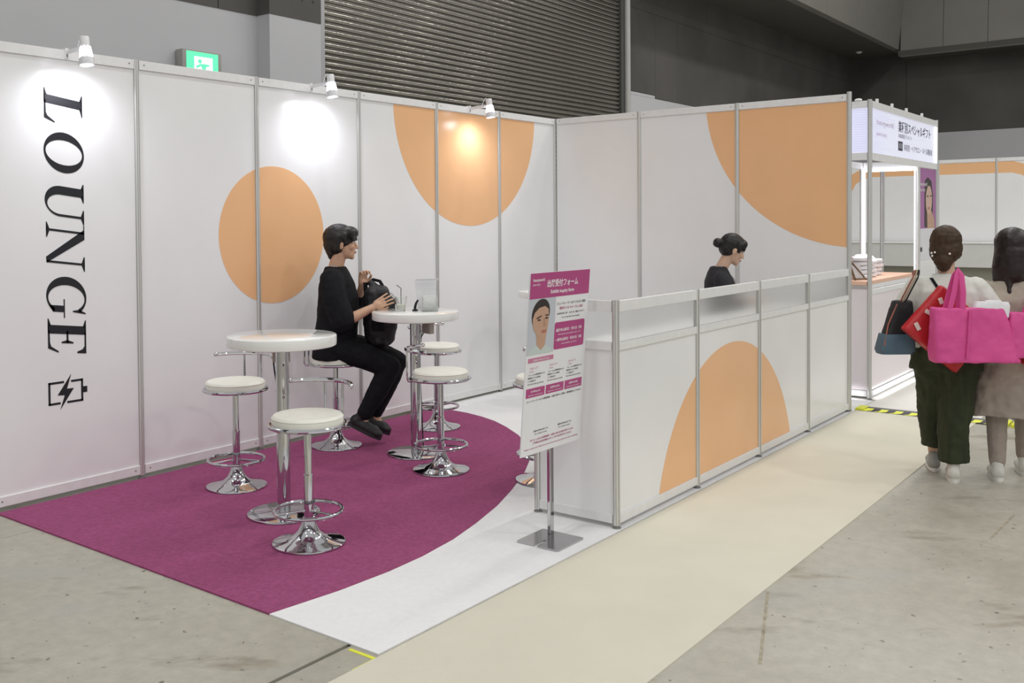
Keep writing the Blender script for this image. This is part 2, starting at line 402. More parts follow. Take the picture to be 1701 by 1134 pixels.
# ------------------------------------------------------------------ system walls
def post_poly(r=.02, g=.0035, d=.006):
    out = []
    for k in range(8):
        a = k*PI/4+PI/8
        for da, rad in ((-.30, r), (-.12, r*1.0), (-.10, r-d), (.10, r-d), (.12, r), (.30, r)):
            out.append((rad*math.cos(a+da), rad*math.sin(a+da)))
    return out
def add_post(root, x, y, h, z0=.022, label=None):
    p = MB().prism([(x+a, y+b) for a, b in post_poly()], z0, h).build('post', ALU, root, smooth=False)
    MB().lathe([(0, 0), (.022, 0), (.024, .004), (.024, .012), (.014, .014), (.014, .024), (0, .024)], 16, (x, y)).build('foot', FOOT, p)
    return p
def clip_rect(poly, x0, x1, z0, z1):
    def cut(P, f, inter):
        out = []
        for i, p in enumerate(P):
            q = P[i-1]
            if f(p):
                if not f(q): out.append(inter(q, p))
                out.append(p)
            elif f(q): out.append(inter(q, p))
        return out
    def ix(v): return lambda a, b: (v, a[1]+(b[1]-a[1])*(v-a[0])/(b[0]-a[0]))
    def iz(v): return lambda a, b: (a[0]+(b[0]-a[0])*(v-a[1])/(b[1]-a[1]), v)
    for f, i in ((lambda p: p[0] >= x0, ix(x0)), (lambda p: p[0] <= x1, ix(x1)), (lambda p: p[1] >= z0, iz(z0)), (lambda p: p[1] <= z1, iz(z1))):
        if not poly: return poly
        poly = cut(poly, f, i)
    return poly
def bay(root, x0, x1, H, circles=(), glazed=False, y=0, screws=True, orange_band=None):
    """one panel with rails between posts at x0 and x1 (local), facing -y"""
    a, b = x0+.019, x1-.019
    top = MB().box(a, y-.014, H-.062, b, y+.014, H-.003, .002).build('top_rail', RAIL, root, smooth=False)
    bot = MB().box(a, y-.014, .03, b, y+.014, .088 if not glazed else .078, .002).build('bottom_rail', RAIL, root, smooth=False)
    if screws:
        for rail, z in ((top, H-.03), (bot, .06)):
            for x in (a+.035, b-.035):
                MB().prism([(x+.0045*math.cos(k*PI/4), z+.0045*math.sin(k*PI/4)) for k in range(8)], y-.0155, y-.0138, 'y').build('screw', SCREW, rail, smooth=False)
    zt = H-.062
    if glazed:
        mid = MB().box(a, y-.014, .953, b, y+.014, .996, .002).build('middle_rail', RAIL, root, smooth=False)
        # ridged translucent sheet
        mb = MB(); pr = []
        N = 26
        for k in range(N*2+1):
            z = .994+(zt-.992)*k/(N*2); pr.append((y-.003-(.0022 if k % 2 else 0), z))
        pr = pr+[(y+.002, zt+.002), (y+.002, .994)]
        mb.prism(pr, a+.002, b-.002, 'x'); mb.build('translucent_sheet', POLY, root, smooth=True, angle=89)
        zt = .955
    zb = .086 if not glazed else .076
    p = MB().box(a-.004, y-.003, zb-.004, b+.004, y+.003, zt+.004).build('panel', WHITE, root, smooth=False)
    for (cx, cz, r) in circles:
        poly = [(cx+r*math.cos(2*PI*k/160), cz+r*math.sin(2*PI*k/160)) for k in range(160)]
        poly = clip_rect(poly, a+.001, b-.001, zb, zt-.004)
        if len(poly) > 2: MB().prism(poly, y-.0042, y-.0028, 'y').build('orange_decal', ORANGE, p, smooth=False)
    if orange_band:
        poly = clip_rect(orange_band, a, b, zb, zt-.004)
        if len(poly) > 2: MB().prism(poly, y-.0042, y-.0028, 'y').build('orange_decal', ORANGE, p, smooth=False)
    return p

# long left wall: x from -5.94 to 0, posts as measured
AX = [-5.94, -4.956, -3.966, -2.909, -1.926, -.981, 0]
wa = thing('panel_wall', 'long white panel wall with black lettering and two orange circles', 'panel wall', (0, 0, 0))
pan = []
for x in AX: add_post(wa, x, 0, 2.7)
for i in range(6):
    pan.append(bay(wa, AX[i], AX[i+1], 2.7, ((-3.814, 1.56, .502), (-1.431, 2.664, 1.058))))
# lettering reads downwards, caps to the right
CAPH = .248
def glyph(mb, polys, z_top, shear=.13):
    for P in polys:
        out = []
        for u, v in P:
            U = u+shear*(v-.5)
            out.append((-5.585+v*CAPH, z_top-U*CAPH))
        mb.prism(out, -.0046, -.0026, 'y')
def ring(fo, fi, t0, t1, n=40):
    out = []
    for k in range(n):
        a, b = t0+(t1-t0)*k/n, t0+(t1-t0)*(k+1)/n
        out.append([fo(a), fo(b), fi(b), fi(a)])
    return out
def el(cx, cy, rx, ry): return lambda t: (cx+rx*math.cos(t), cy+ry*math.sin(t))
def serif(x0, x1, v, up, stem0, stem1):
    h = .035 if up else -.035
    return [[(x0, v), (x1, v), (x1, v+h*.7), (x0, v+h*.7)], [(x0, v+h*.6), (stem0, v+h*2.4), (stem0, v)], [(stem1, v), (stem1, v+h*2.4), (x1, v+h*.6)]]
G = {}
G['L'] = ([[(.17, 0), (.38, 0), (.38, 1), (.17, 1)]] + serif(.02, .56, 1, False, .19, .36) + serif(.02, .36, 0, True, .19, .36) +
          [[(.3, 0), (.74, 0), (.82, .27), (.785, .27), (.68, .09), (.6, .05), (.3, .045)]])
G['O'] = ring(el(.5, .5, .49, .525), el(.5, .5, .30, .475), 0, 2*PI, 64)
G['U'] = ([[(.12, .38), (.33, .38), (.33, 1), (.12, 1)], [(.80, .38), (.86, .38), (.86, 1), (.80, 1)]] + serif(0, .46, 1, False, .14, .31) + serif(.64, 1.0, 1, False, .80, .855) +
          ring(el(.49, .38, .37, .40), el(.565, .38, .235, .335), PI, 2*PI))
G['N'] = ([[(.15, 0), (.205, 0), (.205, 1), (.15, 1)], [(.92, 0), (.975, 0), (.975, 1), (.92, 1)], [(.08, 1), (.33, 1), (.985, .0), (.84, -.01)]] +
          serif(0, .36, 0, True, .15, .205) + [[(-.02, 1), (.2, 1), (.2, .975), (-.02, .975)]] + serif(.76, 1.12, 1, False, .92, .975))
G['G'] = (ring(el(.5, .5, .49, .525), el(.54, .5, .325, .475), PI*.22, PI*1.78, 50) +
          [[(.72, .06), (.88, .14), (.88, .42), (.72, .42)], [(.56, .45), (1.02, .45), (1.02, .42), (.56, .42)], [(.83, .66), (.865, .66), (.90, 1.0), (.87, 1.0), (.80, .84)]])
G['E'] = ([[(.17, 0), (.38, 0), (.38, 1), (.17, 1)]] + serif(.02, .36, 1, False, .19, .36) + serif(.02, .36, 0, True, .19, .36) +
          [[(.3, 0), (.74, 0), (.84, .27), (.80, .27), (.69, .08), (.6, .05), (.3, .045)], [(.3, 1), (.84, 1), (.84, .76), (.80, .76), (.74, .90), (.66, .955), (.3, .96)],
           [(.3, .48), (.60, .48), (.60, .53), (.3, .53)], [(.57, .66), (.605, .66), (.605, .35), (.57, .35), (.53, .48), (.53, .53)]])
for ch, zt, in (('L', 2.452), ('O', 2.203), ('U', 1.905), ('N', 1.650), ('G', 1.334), ('E', 1.078)):
    mb = MB(); glyph(mb, G[ch], zt); mb.build('letter', BLACKINK, pan[0], smooth=False)
bi = MB()
def line(mb, p, q, t=.013):
    d = Vector((q[0]-p[0], q[1]-p[1])).normalized()*t/2; n_ = Vector((-d.y, d.x))
    mb.prism([(p[0]-d.x+n_.x, p[1]-d.y+n_.y), (q[0]+d.x+n_.x, q[1]+d.y+n_.y), (q[0]+d.x-n_.x, q[1]+d.y-n_.y), (p[0]-d.x-n_.x, p[1]-d.y-n_.y)], -.0046, -.0026, 'y')
xl, xr, zt, zb = -5.582, -5.369, .697, .572
for p, q in (((xl, zt), (-5.494, zt)), ((-5.435, zt), (xr, zt)), ((xr, zt), (xr, zb)), ((xr, zb), (-5.462, zb)), ((-5.518, zb), (xl, zb)), ((xl, zb), (xl, zt))): line(bi, p, q)
bi.prism([(-5.364, .654), (-5.335, .654), (-5.335, .617), (-5.364, .617)], -.0046, -.0026, 'y')
for tri in ([(-5.44, .741), (-5.469, .654), (-5.53, .621)], [(-5.469, .654), (-5.424, .653), (-5.484, .616)], [(-5.53, .621), (-5.469, .654), (-5.484, .616)], [(-5.424, .653), (-5.484, .616), (-5.513, .533)]):
    bi.prism(tri, -.0046, -.0026, 'y')
bi.build('battery_symbol', BLACKINK, pan[0], smooth=False)

# cross wall at the right end (faces -x)
wbB = thing('panel_wall', 'white panel wall behind the counter with an orange quarter circle', 'panel wall', (0, 0, 0), -PI/2)
BX = [0, .98, 1.967, 2.95]
for x in BX[1:]: add_post(wbB, x, 0, 2.7 if x < 2.9 else 2.715)
for i in range(3): bay(wbB, BX[i]+(.02 if i == 0 else 0), BX[i+1], 2.7, ((3.038, 2.767, 1.3715),))

# reception counter, front faces the aisle
ct = thing('reception_counter', 'long white reception counter with an orange half circle', 'counter', (0, -2.952, 0))
CXs = [-4.028, -3.033, -2.037, -1.045, -.048]
for x in CXs: add_post(ct, x, 0, 1.222)
for i in range(4): bay(ct, CXs[i], CXs[i+1], 1.22, ((-2.49, -.258, 1.1036),), glazed=True, screws=False)
add_post(ct, CXs[0], .5, 1.222)
# end return: local frame turned so that it faces -x
er = bpy.data.objects.new('end_panel', None); COL.objects.link(er); er.parent = ct; er.location = (CXs[0], .5, 0); er.rotation_euler = (0, 0, -PI/2)
bpy.data.objects.remove(er)
def end_return():
    X = CXs[0]
    def b(name, y0, y1, z0, z1, th, m): return MB().box(X-th, y0, z0, X+th, y1, z1, .001).build(name, m, ct, smooth=False)
    b('top_rail', .019, .481, 1.158, 1.217, .014, RAIL); b('middle_rail', .019, .481, .953, .996, .014, RAIL); b('bottom_rail', .019, .481, .03, .078, .014, RAIL)
    b('panel', .015, .485, .074, .957, .003, WHITE)
    pr = []
    for k in range(53):
        z = .994+(1.158-.992)*k/52; pr.append((X-.003-(.0022 if k % 2 else 0), z))
    pr += [(X+.002, 1.16), (X+.002, .994)]
    MB().prism(pr, .021, .479, 'y').build('translucent_sheet', POLY, ct, angle=89)
end_return()
MB().box(CXs[0]+.01, .02, .90, -.07, .49, .93, .002).build('worktop', RAIL, ct, smooth=False)

# ------------------------------------------------------------------ arm spotlights on the left wall
def spotlight(x, arm, label, power):
    t = thing('spotlight', label, 'spotlight', (x, 0, 2.7), 0, 'arm spotlights along the panel wall top')
    HW = mat('lamp_white', (.78, .78, .80), .35)
    clip = MB().box(-.012, -.022, -.055, .012, .022, .008, .002).build('clip', HW, t, smooth=False)
    MB().box(-.004, -.0235, -.048, .004, -.0215, -.015).build('clamp_screw', SCREW, clip, smooth=False)
    MB().tube([(0, -.01, -.018), (0, -arm*.6, -.012), (.004, -arm+.02, -.012)], [(.006, .013)]*3, 8).build('arm', HW, t)
    MB().tube([(0, -arm*.75, .0), (0, -arm*.85, .045), (0, -arm*.95, .062), (0, -arm, .055)], .0028, 6).build('cable', HW, t)
    hd = MB().lathe([(0, .052), (.026, .052), (.028, .047), (.028, .0), (.026, -.012)], 24).build('lamp_head', HW, t, loc=(0, -arm-.03, 0))
    GL = mat('lamp_glow', (.95, .95, .97), .4, emit=(.92, .93, 1), estr=3.0)
    for k in range(8):
        a = 2*PI*k/8; c, s = math.cos(a), math.sin(a)
        MB().tube([(c*.024, s*.024, -.008), (c*.033, s*.033, -.07)], .008, 6).build('fin', GL, hd)
    MB().lathe([(.032, -.066), (.042, -.08), (.046, -.118), (.041, -.118), (.036, -.08), (.030, -.066)], 24).build('shade', mat('shade_clear', (.66, .66, .68), .3), hd)
    MB().lathe([(0, -.10), (.039, -.10), (.039, -.104), (0, -.104)], 20).build('lens', mat('lens_lit', (.9, .9, .9), .3, emit=(.9, .92, 1), estr=4), hd)
    hd.rotation_euler = (math.radians(-8), 0, 0)
    l = bpy.data.lights.new('lamp_light', 'SPOT'); l.energy = power; l.color = (.90, .91, 1); l.spot_size = math.radians(168); l.spot_blend = 1; l.shadow_soft_size = .05
    lo = bpy.data.objects.new('lamp_light', l); COL.objects.link(lo); lo.parent = t; lo.location = (0, -arm-.02, -.135)
    lo.rotation_euler = (math.radians(20), 0, 0)
    return t
spotlight(-5.44, .19, 'white arm spotlight above the first letter, leftmost of three', 14)
spotlight(-3.435, .20, 'white arm spotlight above the full orange circle, middle of three', 14)
spotlight(-1.452, .21, 'white arm spotlight above the hanging orange half circle, rightmost of three', 13)

# ------------------------------------------------------------------ bar stools
def make_stool(label):
    t = thing('bar_stool', label, 'stool', (0, 0, 0), 0, 'chrome bar stools with cream seats')
    z0 = .008
    MB().lathe([(0, z0), (.183, z0), (.187, z0+.004), (.186, z0+.010), (.17, z0+.016), (.12, z0+.026), (.08, z0+.042), (.055, z0+.066), (.040, z0+.098), (.032, z0+.122), (.030, z0+.135), (0, z0+.135)], 48).build('base', CHROME, t)
    MB().lathe([(0, .13), (.0235, .13), (.0235, .36), (.0195, .365), (.0195, .60), (0, .60)], 24).build('column', CHROME, t)
    fr = MB().tube([(.172*math.cos(k*PI/24), .172*math.sin(k*PI/24), .178) for k in range(48)], .0095, 10, closed=True).build('foot_ring', CHROME, t)
    for a in (.5, .5+2*PI/3, .5+4*PI/3):
        MB().tube([(.02*math.cos(a), .02*math.sin(a), .176), (.168*math.cos(a), .168*math.sin(a), .178)], .006, 8).build('spoke', CHROME, fr)
    MB().lathe([(.0, .60), (.06, .60), (.15, .612), (.15, .618), (0, .618)], 32).build('seat_plate', CHROME, t)
    MB().tube([(.194*math.cos(k*PI/28), .194*math.sin(k*PI/28), .618) for k in range(56)], .0105, 10, closed=True).build('seat_ring', CHROME, t)
    MB().lathe([(0, .617), (.172, .617), (.181, .624), (.183, .645), (.181, .654), (.184, .658), (.181, .663), (.172, .671), (.10, .677), (0, .679)], 48).build('cushion', VINYL, t)
    # curved back bar on two uprights, behind local +x
    pts = [(.225*math.cos(a), .225*math.sin(a), .812) for a in [math.radians(-62+124*k/18) for k in range(19)]]
    br = MB().tube(pts, .0115, 10).build('back_bar', CHROME, t)
    for p in (pts[0], pts[-1]): MB().ell(p, (.0135,)*3, n=10).build('end_cap', CHROME, br)
    for a in (-.26, .26):
        c, s = math.cos(a), math.sin(a)
        MB().tube([(.19*c, .19*s, .607), (.218*c, .218*s, .607), (.226*c, .226*s, .625), (.226*c, .226*s, .808)], .007, 8).build('upright', CHROME, t)
    return t
RV, FV = Vector((.6287, -.7777)), Vector((.7777, .6287))
def ang(r_, f_): d = RV*r_+FV*f_; return math.atan2(d.y, d.x)
CZ = 0.0
stools = [((-4.727, -.672), ang(.30, .95), 'cream seat chrome bar stool nearest the lettered panel'),
          ((-5.200, -1.829), ang(.52, .85), 'front cream seat chrome bar stool nearest the carpet corner'),
          ((-3.568, -.38), ang(-1, .12), 'cream seat chrome bar stool the man in black sits on'),
          ((-3.652, -1.440), ang(-.94, -.05), 'cream seat chrome bar stool in front of the table with the drink'),
          ((-2.620, -.557), ang(-.75, .66), 'cream seat chrome bar stool behind the table with the drink'),
          ((-3.452, -2.124), ang(.545, .84), 'cream seat chrome bar stool half hidden behind the sign board')]
st0 = None
for (x, y), rz, lab in stools:
    if st0 is None:
        st0 = make_stool(lab); st0.location = (x, y, CZ); st0.rotation_euler = (0, 0, rz)
    else: dup(st0, (x, y, CZ), rz, lab)

# ------------------------------------------------------------------ bar tables
def make_table(label):
    t = thing('bar_table', label, 'table', (0, 0, 0), 0, 'round white bar tables')
    MB().lathe([(0, .958), (.298, .958), (.304, .962), (.306, .970), (.306, 1.010), (.304, 1.016), (.298, 1.019), (0, 1.019)], 72).build('tabletop', TABLE, t)
    MB().lathe([(0, .015), (.0375, .015), (.0375, .955), (0, .955)], 36).build('pole', CHROME, t)
    MB().lathe([(0, .008), (.203, .008), (.206, .012), (.205, .018), (.2, .021), (0, .023)], 60).build('base', CHROME, t)
    MB().lathe([(0, .945), (.09, .945), (.09, .958), (0, .958)], 24).build('mounting_plate', FOOT, t)
    b = MB().box(.09, -.05, .85, .13, .05, .955, .006).build('charger_box', mat('box_beige', (.50, .46, .40), .5), t)
    MB().tube([(.11, .045, .86), (.06, .04, .8), (.045, .01, .6), (.046, -.005, .3), (.06, 0, .03)], .0045, 6).build('cable', BLACKINK, b)
    return t
t0 = make_table('white round bar table with the drink and card stand on it'); t0.location = (-3.394, -1.004, 0); t0.rotation_euler = (0, 0, ang(.8, .6))
dup(t0, (-4.937, -1.346, 0), ang(-.2, .9), 'empty white round bar table nearest the camera')
dup(t0, (-1.17, -.717, 0), ang(-.9, .2), 'white round bar table mostly hidden behind the sign board')

# things on the middle table (top at z 1.019); table centre and camera-facing axes
TC = Vector((-3.394, -1.004, 1.019))
def tp(r_, f_): d = RV*r_+FV*f_; return (TC.x+d.x, TC.y+d.y, TC.z)
GLASS = mat('clear_plastic', (.96, .97, .96), .05, trans=.95, ior=1.25, spec=.4)
cp = thing('drink_cup', 'clear plastic cup with a pale drink and black bent straw', 'cup', tp(-.10, .02))
mb = MB().lathe([(0, .001), (.029, .001), (.030, .004), (.043, .098), (.045, .100), (.0425, .101), (.0415, .098), (.0285, .006), (0, .004)], 28); mb.build('cup', GLASS, cp)
MB().lathe([(0, .0045), (.0282, .0065), (.0335, .045), (0, .045)], 24).build('drink', mat('pale_drink', (.92, .91, .82), .3), cp)
MB().tube([(-.004, -.004, .01), (0, 0, .10), (.003, .002, .158), (-.008, .008, .168), (-.024, .02, .182)], .0026, 8).build('straw', BLACKINK, cp)
cs = thing('card_stand', 'white display card on the table beside the drink', 'card stand', tp(.085, .06), ang(.97, .25))
CARD = mat('card_white', (.74, .74, .76), .5)
mb = MB(); mb.prism([(-.066, .012), (.06, .012), (.075, .215), (-.085, .222)], -.003, .003, 'y')
mb.xf(Matrix.Rotation(math.radians(-7), 4, 'X')); mb.build('card', CARD, cs, smooth=False)
MB().box(-.085, -.033, .213, .076, -.022, .224, .002).build('top_clip', mat('clip_grey', (.6, .6, .62), .3), cs)
mb = MB(); mb.prism([(-.072, 0), (.065, 0), (.065, .012), (-.072, .012)], -.03, .04, 'y'); mb.build('stand_foot', GLASS, cs, smooth=False)
ah = thing('leaflet_holder', 'clear acrylic holder in front of the display card', 'holder', tp(.105, -.06), ang(.98, .2))
for (x0, y0, z0, x1, y1, z1) in ((-.055, -.022, 0, .055, .022, .003), (-.055, .019, 0, .055, .022, .145), (-.055, -.022, 0, .055, -.019, .075), (-.055, -.022, 0, -.052, .022, .10), (.052, -.022, 0, .055, .022, .10)):
    MB().box(x0, y0, z0, x1, y1, z1).build('acrylic_sheet', GLASS, ah, smooth=False)
release(MB().box(-.048, .008, .004, .048, .016, .110).build('leaflets', mat('leaflet', (.80, .81, .80), .6, noise=.08, nscale=40), ah, smooth=False), 'pale leaflets standing in the clear acrylic holder', 'leaflet')
bd = thing('black_charger', 'small black curved charger standing on the table left of the card stand', 'charger', tp(.008, -.02), ang(1, 0))
MB().tube([(-.008, 0, .012), (-.007, 0, .03), (0, 0, .055), (.014, 0, .078)], [(.012, .010), (.012, .010), (.012, .009), (.009, .007)], 10).build('body', BLACKINK, bd)
MB().lathe([(0, 0), (.02, 0), (.019, .01), (.009, .014), (0, .014)], 20, (-.008, 0)).build('base', BLACKINK, bd)

# ------------------------------------------------------------------ sign board on its stand
sg = thing('sign_stand', 'white and magenta information board on a chrome floor stand', 'sign', (-4.418, -2.785, 0))
PLATE = mat('plate_steel', (.50, .50, .51), .16, 1, noise=.05)
mb = MB(); mb.prism([(-.125, -.117), (-.117, -.125), (.117, -.125), (.125, -.117), (.125, .117), (.117, .125), (-.117, .125), (-.125, .117), (-.125, .016), (-.03, .016), (-.03, -.002), (-.125, -.002)], .007, .015)
mb.build('base_plate', PLATE, sg, smooth=False)
MB().box(.064, .040, .015, .100, .060, 1.06, .003).build('pole', CHROME, sg, smooth=False)
MB().box(-.04, .010, .66, .13, .040, .71, .003).build('bracket', PLATE, sg, smooth=False)
MB().box(-.04, -.012, 1.0, .13, .040, 1.05, .003).build('bracket', PLATE, sg, smooth=False)
bw, bh = .546, .919
BM = Matrix.Translation((.049, -.009, .929)) @ Matrix.Rotation(-.015, 4, 'Z') @ Matrix.Rotation(.076, 4, 'X')
bd_me = MB().box(-bw/2, -.004, -bh/2, bw/2, .004, bh/2, .001)
board = bd_me.build('board', mat('board_white', (.80, .80, .82), .45), sg, smooth=False); board.matrix_local = BM
MAG = mat('print_magenta', (.43, .065, .215), .45, noise=.02); MAG2 = mat('print_pink', (.56, .20, .33), .45)
PW = mat('print_white', (.84, .82, .84), .5); PB = mat('print_dark', (.10, .09, .10), .5)
def UV(u, v): return (-bw/2+u*bw, bh/2-v*bh)          # u right, v down, 0..1
def rect(u0, v0, u1, v1, m, name, y=-.0052, rad=0):
    a, b = UV(u0, v1), UV(u1, v0)
    poly = []
    if rad:
        for cx, cy, s0 in ((b[0]-rad, b[1]-rad, 0), (a[0]+rad, b[1]-rad, 1), (a[0]+rad, a[1]+rad, 2), (b[0]-rad, a[1]+rad, 3)):
            for k in range(4): poly.append((cx+rad*math.cos(s0*PI/2+k*PI/6), cy+rad*math.sin(s0*PI/2+k*PI/6)))
    else: poly = [(a[0], a[1]), (b[0], a[1]), (b[0], b[1]), (a[0], b[1])]
    return MB().prism(poly, y, -.004, 'y').build(name, m, board, smooth=False)
def blob2(u, v, pts, m, name, y): return MB().prism([UV(u+a, v+b) for a, b in pts], y, y+.0006, 'y').build(name, m, board, smooth=False)
rect(0, 0, 1, .139, MAG, 'printed_header')
def st(body, u, v, size, m, align='CENTER', width=None, bold=0): 
    p = UV(u, v); return text(body, size, m, board, (p[0], -.0056, p[1]), align, 'lettering', bold, width=width)
st('beautyworld', .04, .045, .022, PW, 'LEFT', .098, .01); st('JAPAN TOKYO', .04, .068, .011, PW, 'LEFT', .062)
st('出展受付フォーム', .53, .078, .040, PW, 'CENTER', .285, .018)
st('Exhibit inquiry form', .53, .117, .026, PW, 'CENTER', .215, .018)
# portrait print
rect(0, .1395, .43, .445, mat('portrait_ground', (.52, .55, .60), .5), 'portrait_print', -.0050)
PH = mat('portrait_hair', (.030, .022, .020), .5); PS = mat('portrait_skin', (.53, .33, .23), .5); PS2 = mat('portrait_lip', (.42, .16, .13), .5); PSH = mat('portrait_shirt', (.55, .62, .60), .5)
def ellp(cx, cy, rx, ry, n=28, rot=0): return [(cx+rx*math.cos(2*PI*k/n)*math.cos(rot)-ry*math.sin(2*PI*k/n)*math.sin(rot), cy+rx*math.cos(2*PI*k/n)*math.sin(rot)+ry*math.sin(2*PI*k/n)*math.cos(rot)) for k in range(n)]
blob2(0, 0, [(.02, .445), (.04, .42), (.12, .395), (.28, .395), (.38, .42), (.41, .445)], PSH, 'portrait_shirt', -.0056)
blob2(0, 0, [(.13, .33), (.30, .33), (.28, .40), (.22, .425), (.15, .395)], PS, 'portrait_neck', -.0060)
blob2(0, 0, ellp(.19, .225, .145, .082, rot=-.1), PH, 'portrait_hair', -.0063)
blob2(0, 0, [(.06, .25), (.09, .215), (.16, .19), (.25, .183), (.31, .20), (.325, .25), (.315, .30), (.30, .335), (.25, .362), (.19, .36), (.13, .335), (.08, .30)], PS, 'portrait_face', -.0067)
for p in ([(.12, .243), (.20, .232), (.205, .238), (.125, .252)], [(.26, .230), (.315, .232), (.314, .239), (.262, .237)]): blob2(0, 0, p, PH, 'portrait_brow', -.0070)
for c in ((.165, .257), (.285, .25)): blob2(0, 0, ellp(c[0], c[1], .026, .005, 14), PH, 'portrait_eye', -.0070)
blob2(0, 0, [(.235, .25), (.255, .25), (.285, .292), (.26, .30), (.235, .295)], mat('portrait_shade', (.44, .26, .175), .5), 'portrait_nose', -.0070)
blob2(0, 0, ellp(.25, .322, .042, .009, 18), PS2, 'portrait_lips', -.0070)
# text block
st('ビューティーワールド ジャパン 東京', .70, .187, .016, PB, 'CENTER', .268); st('東京ネイルフォーラム 2025', .70, .213, .016, MAG, 'CENTER', .22)
st('2025年5月19日（月）－21日（水） 東京ビッグサイト', .70, .241, .0105, PB, 'CENTER', .262); st('19 to 21 May 2025, Tokyo Big Sight', .70, .263, .0085, PB, 'CENTER', .17)
rect(.435, .285, .955, .437, MAG, 'printed_box', rad=.012)
st('最終申込締切：7月1日（金）', .695, .337, .0175, PW, 'CENTER', .245, .012); st('Final application deadline: July 1, Fri.', .695, .357, .0085, PW, 'CENTER', .215)
st('一般申込締切：9月27日（金）', .695, .391, .0175, PW, 'CENTER', .252, .012); st('General deadline: Sept 27, Fri.', .695, .411, .0085, PW, 'CENTER', .145)
rect(.03, .462, .44, .487, MAG2, 'printed_bar'); st('出展お申込み方法', .235, .480, .011, PW, 'CENTER', .14)
for i, u in enumerate((.04, .36, .68)):
    st('ステップ', u+.02, .523, .012, MAG2, 'LEFT', .07); st('step', u+.02, .537, .007, MAG2, 'LEFT', .035)
    for j, (s, wd) in enumerate((('フォームに必要事項を入力', .145), ('確認のうえ送信', .11), ('メールが届きます', .07), ('We will contact you shortly', .14))): st(s, u, .557+j*.0165, .0085, PB, 'LEFT', wd)
    rect(u-.015, .628, u+.285, .678, MAG, 'printed_button')
    st(('お申込み', '出展料のお支払', '出展料のお支払')[i], u+.135, .651, .012, PW, 'CENTER', .085, .01); st('Application and payment', u+.135, .668, .007, PW, 'CENTER', .13)
st('ビューティーワールドの最新情報、出展に関するご案内、資料請求はこちらから', .5, .703, .0105, PB, 'CENTER', .50)
for u in (.30, .70):
    st('出展のお申込みはこちら', u, .876, .010, PB, 'CENTER', .13); st('For exhibit inquiry', u, .892, .008, PB, 'CENTER', .11)
st('本フォームからは資料請求・お問い合わせも受け付けています', .5, .924, .012, MAG, 'CENTER', .40); st('ご不明な点は会場内スタッフまでお声がけください', .5, .943, .012, MAG, 'CENTER', .36)
st('Please contact our staff at the venue if you have any questions about exhibiting', .5, .968, .0085, MAG, 'CENTER', .49)

# ------------------------------------------------------------------ second booth: lit gift counter
gb = thing('gift_booth', 'brightly lit booth counter with a backlit sign above it', 'booth', (0, 0, 0))
X0, X1, X2, YF, YB = .635, 2.36, 3.13, -2.94, -2.38
GLOW = mat('backlit_panel', (.8, .82, .95), .35, emit=(.80, .82, 1), estr=.33, noise=.06, nscale=1.5, stretch=(1, 1, 14))
for (x, y) in ((X0, YF), (X2, YF), (X0, YB), (X2, YB)): add_post(gb, x, y, 2.71)
for (x, y) in ((X1, YF), (X1, YB)): add_post(gb, x, y, 2.17)
def rails(y, xa, xb, z0, z1): MB().box(xa+.019, y-.014, z0, xb-.019, y+.014, z1, .002).build('rail', RAIL, gb, smooth=False)
def railsx(x, ya, yb, z0, z1): MB().box(x-.014, ya+.019, z0, x+.014, yb-.019, z1, .002).build('rail', RAIL, gb, smooth=False)
for y in (YF, YB):
    rails(y, X0, X2, 2.64, 2.70); rails(y, X0, X2, 2.17, 2.235)
for x in (X0, X2): railsx(x, YF, YB, 2.64, 2.70); railsx(x, YF, YB, 2.17, 2.235)
railsx(X1, YF, YB, 2.17, 2.235)
fp = MB().box(X0+.018, YF-.002, 2.235, X2-.018, YF+.002, 2.64).build('sign_panel', GLOW, gb, smooth=False)
sp_ = MB().box(X0-.002, YF+.018, 2.235, X0+.002, YB-.018, 2.64).build('side_panel', GLOW, gb, smooth=False)
MB().box(X2-.002, YF+.018, 2.235, X2+.002, YB-.018, 2.64).build('side_panel', GLOW, gb, smooth=False)
for k in range(18):
    z = 2.25+k*.0215
    MB().box(X0-.004, YF+.02, z, X0-.002, YB-.02, z+.006).build('ridge', mat('ridge_lilac', (.55, .56, .8), .4, emit=(.6, .62, 1), estr=.45), sp_, smooth=False)
mb = MB()
for k in range(20):
    z = 2.25+k*.0192; mb.box(X0+.03, YF-.0032, z, X0+.30+.55*random.random(), YF-.002, z+.0045)
mb.build('ridges', mat('ridge_pale', (.62, .62, .82), .4, emit=(.66, .68, 1), estr=.36), fp, smooth=False)['kind'] = 'stuff'
INK = mat('sign_ink', (.04, .04, .07), .5); INK2 = mat('sign_ink_grey', (.26, .26, .32), .5); INKP = mat('sign_ink_pale', (.55, .42, .55), .5)
def gt(body, x, z, size, m, width, bold=0): return text(body, size, m, fp, (x, YF-.0028, z), 'LEFT', 'lettering', bold, width=width)
gt('業種別スペシャルギフト', 1.58, 2.492, .115, INK, 1.28, .012); gt('来場者限定プレゼント', 1.58, 2.428, .045, INK2, .50)
MB().box(1.575, YF-.0035, 2.302, 1.735, YF-.002, 2.392).build('dark_symbol', INK, fp, smooth=False)
MB().box(1.59, YF-.0042, 2.322, 1.72, YF-.0034, 2.374).build('pale_symbol', INK2, fp, smooth=False)
gt('美容室・ヘアサロン・ネイル関係者', 1.79, 2.315, .07, INK2, 1.15, .008)
gt('beautyworld', .84, 2.50, .075, INKP, .56); gt('JAPAN TOKYO', .84, 2.40, .045, INKP, .34)
TUBE = mat('sign_tube', (.9, .9, 1), .5, emit=(.92, .94, 1), estr=1.6)
MB().tube([(1.16, YF+.03, 2.27), (1.52, YF+.03, 2.60)], .010, 8).build('led_tube', TUBE, gb)
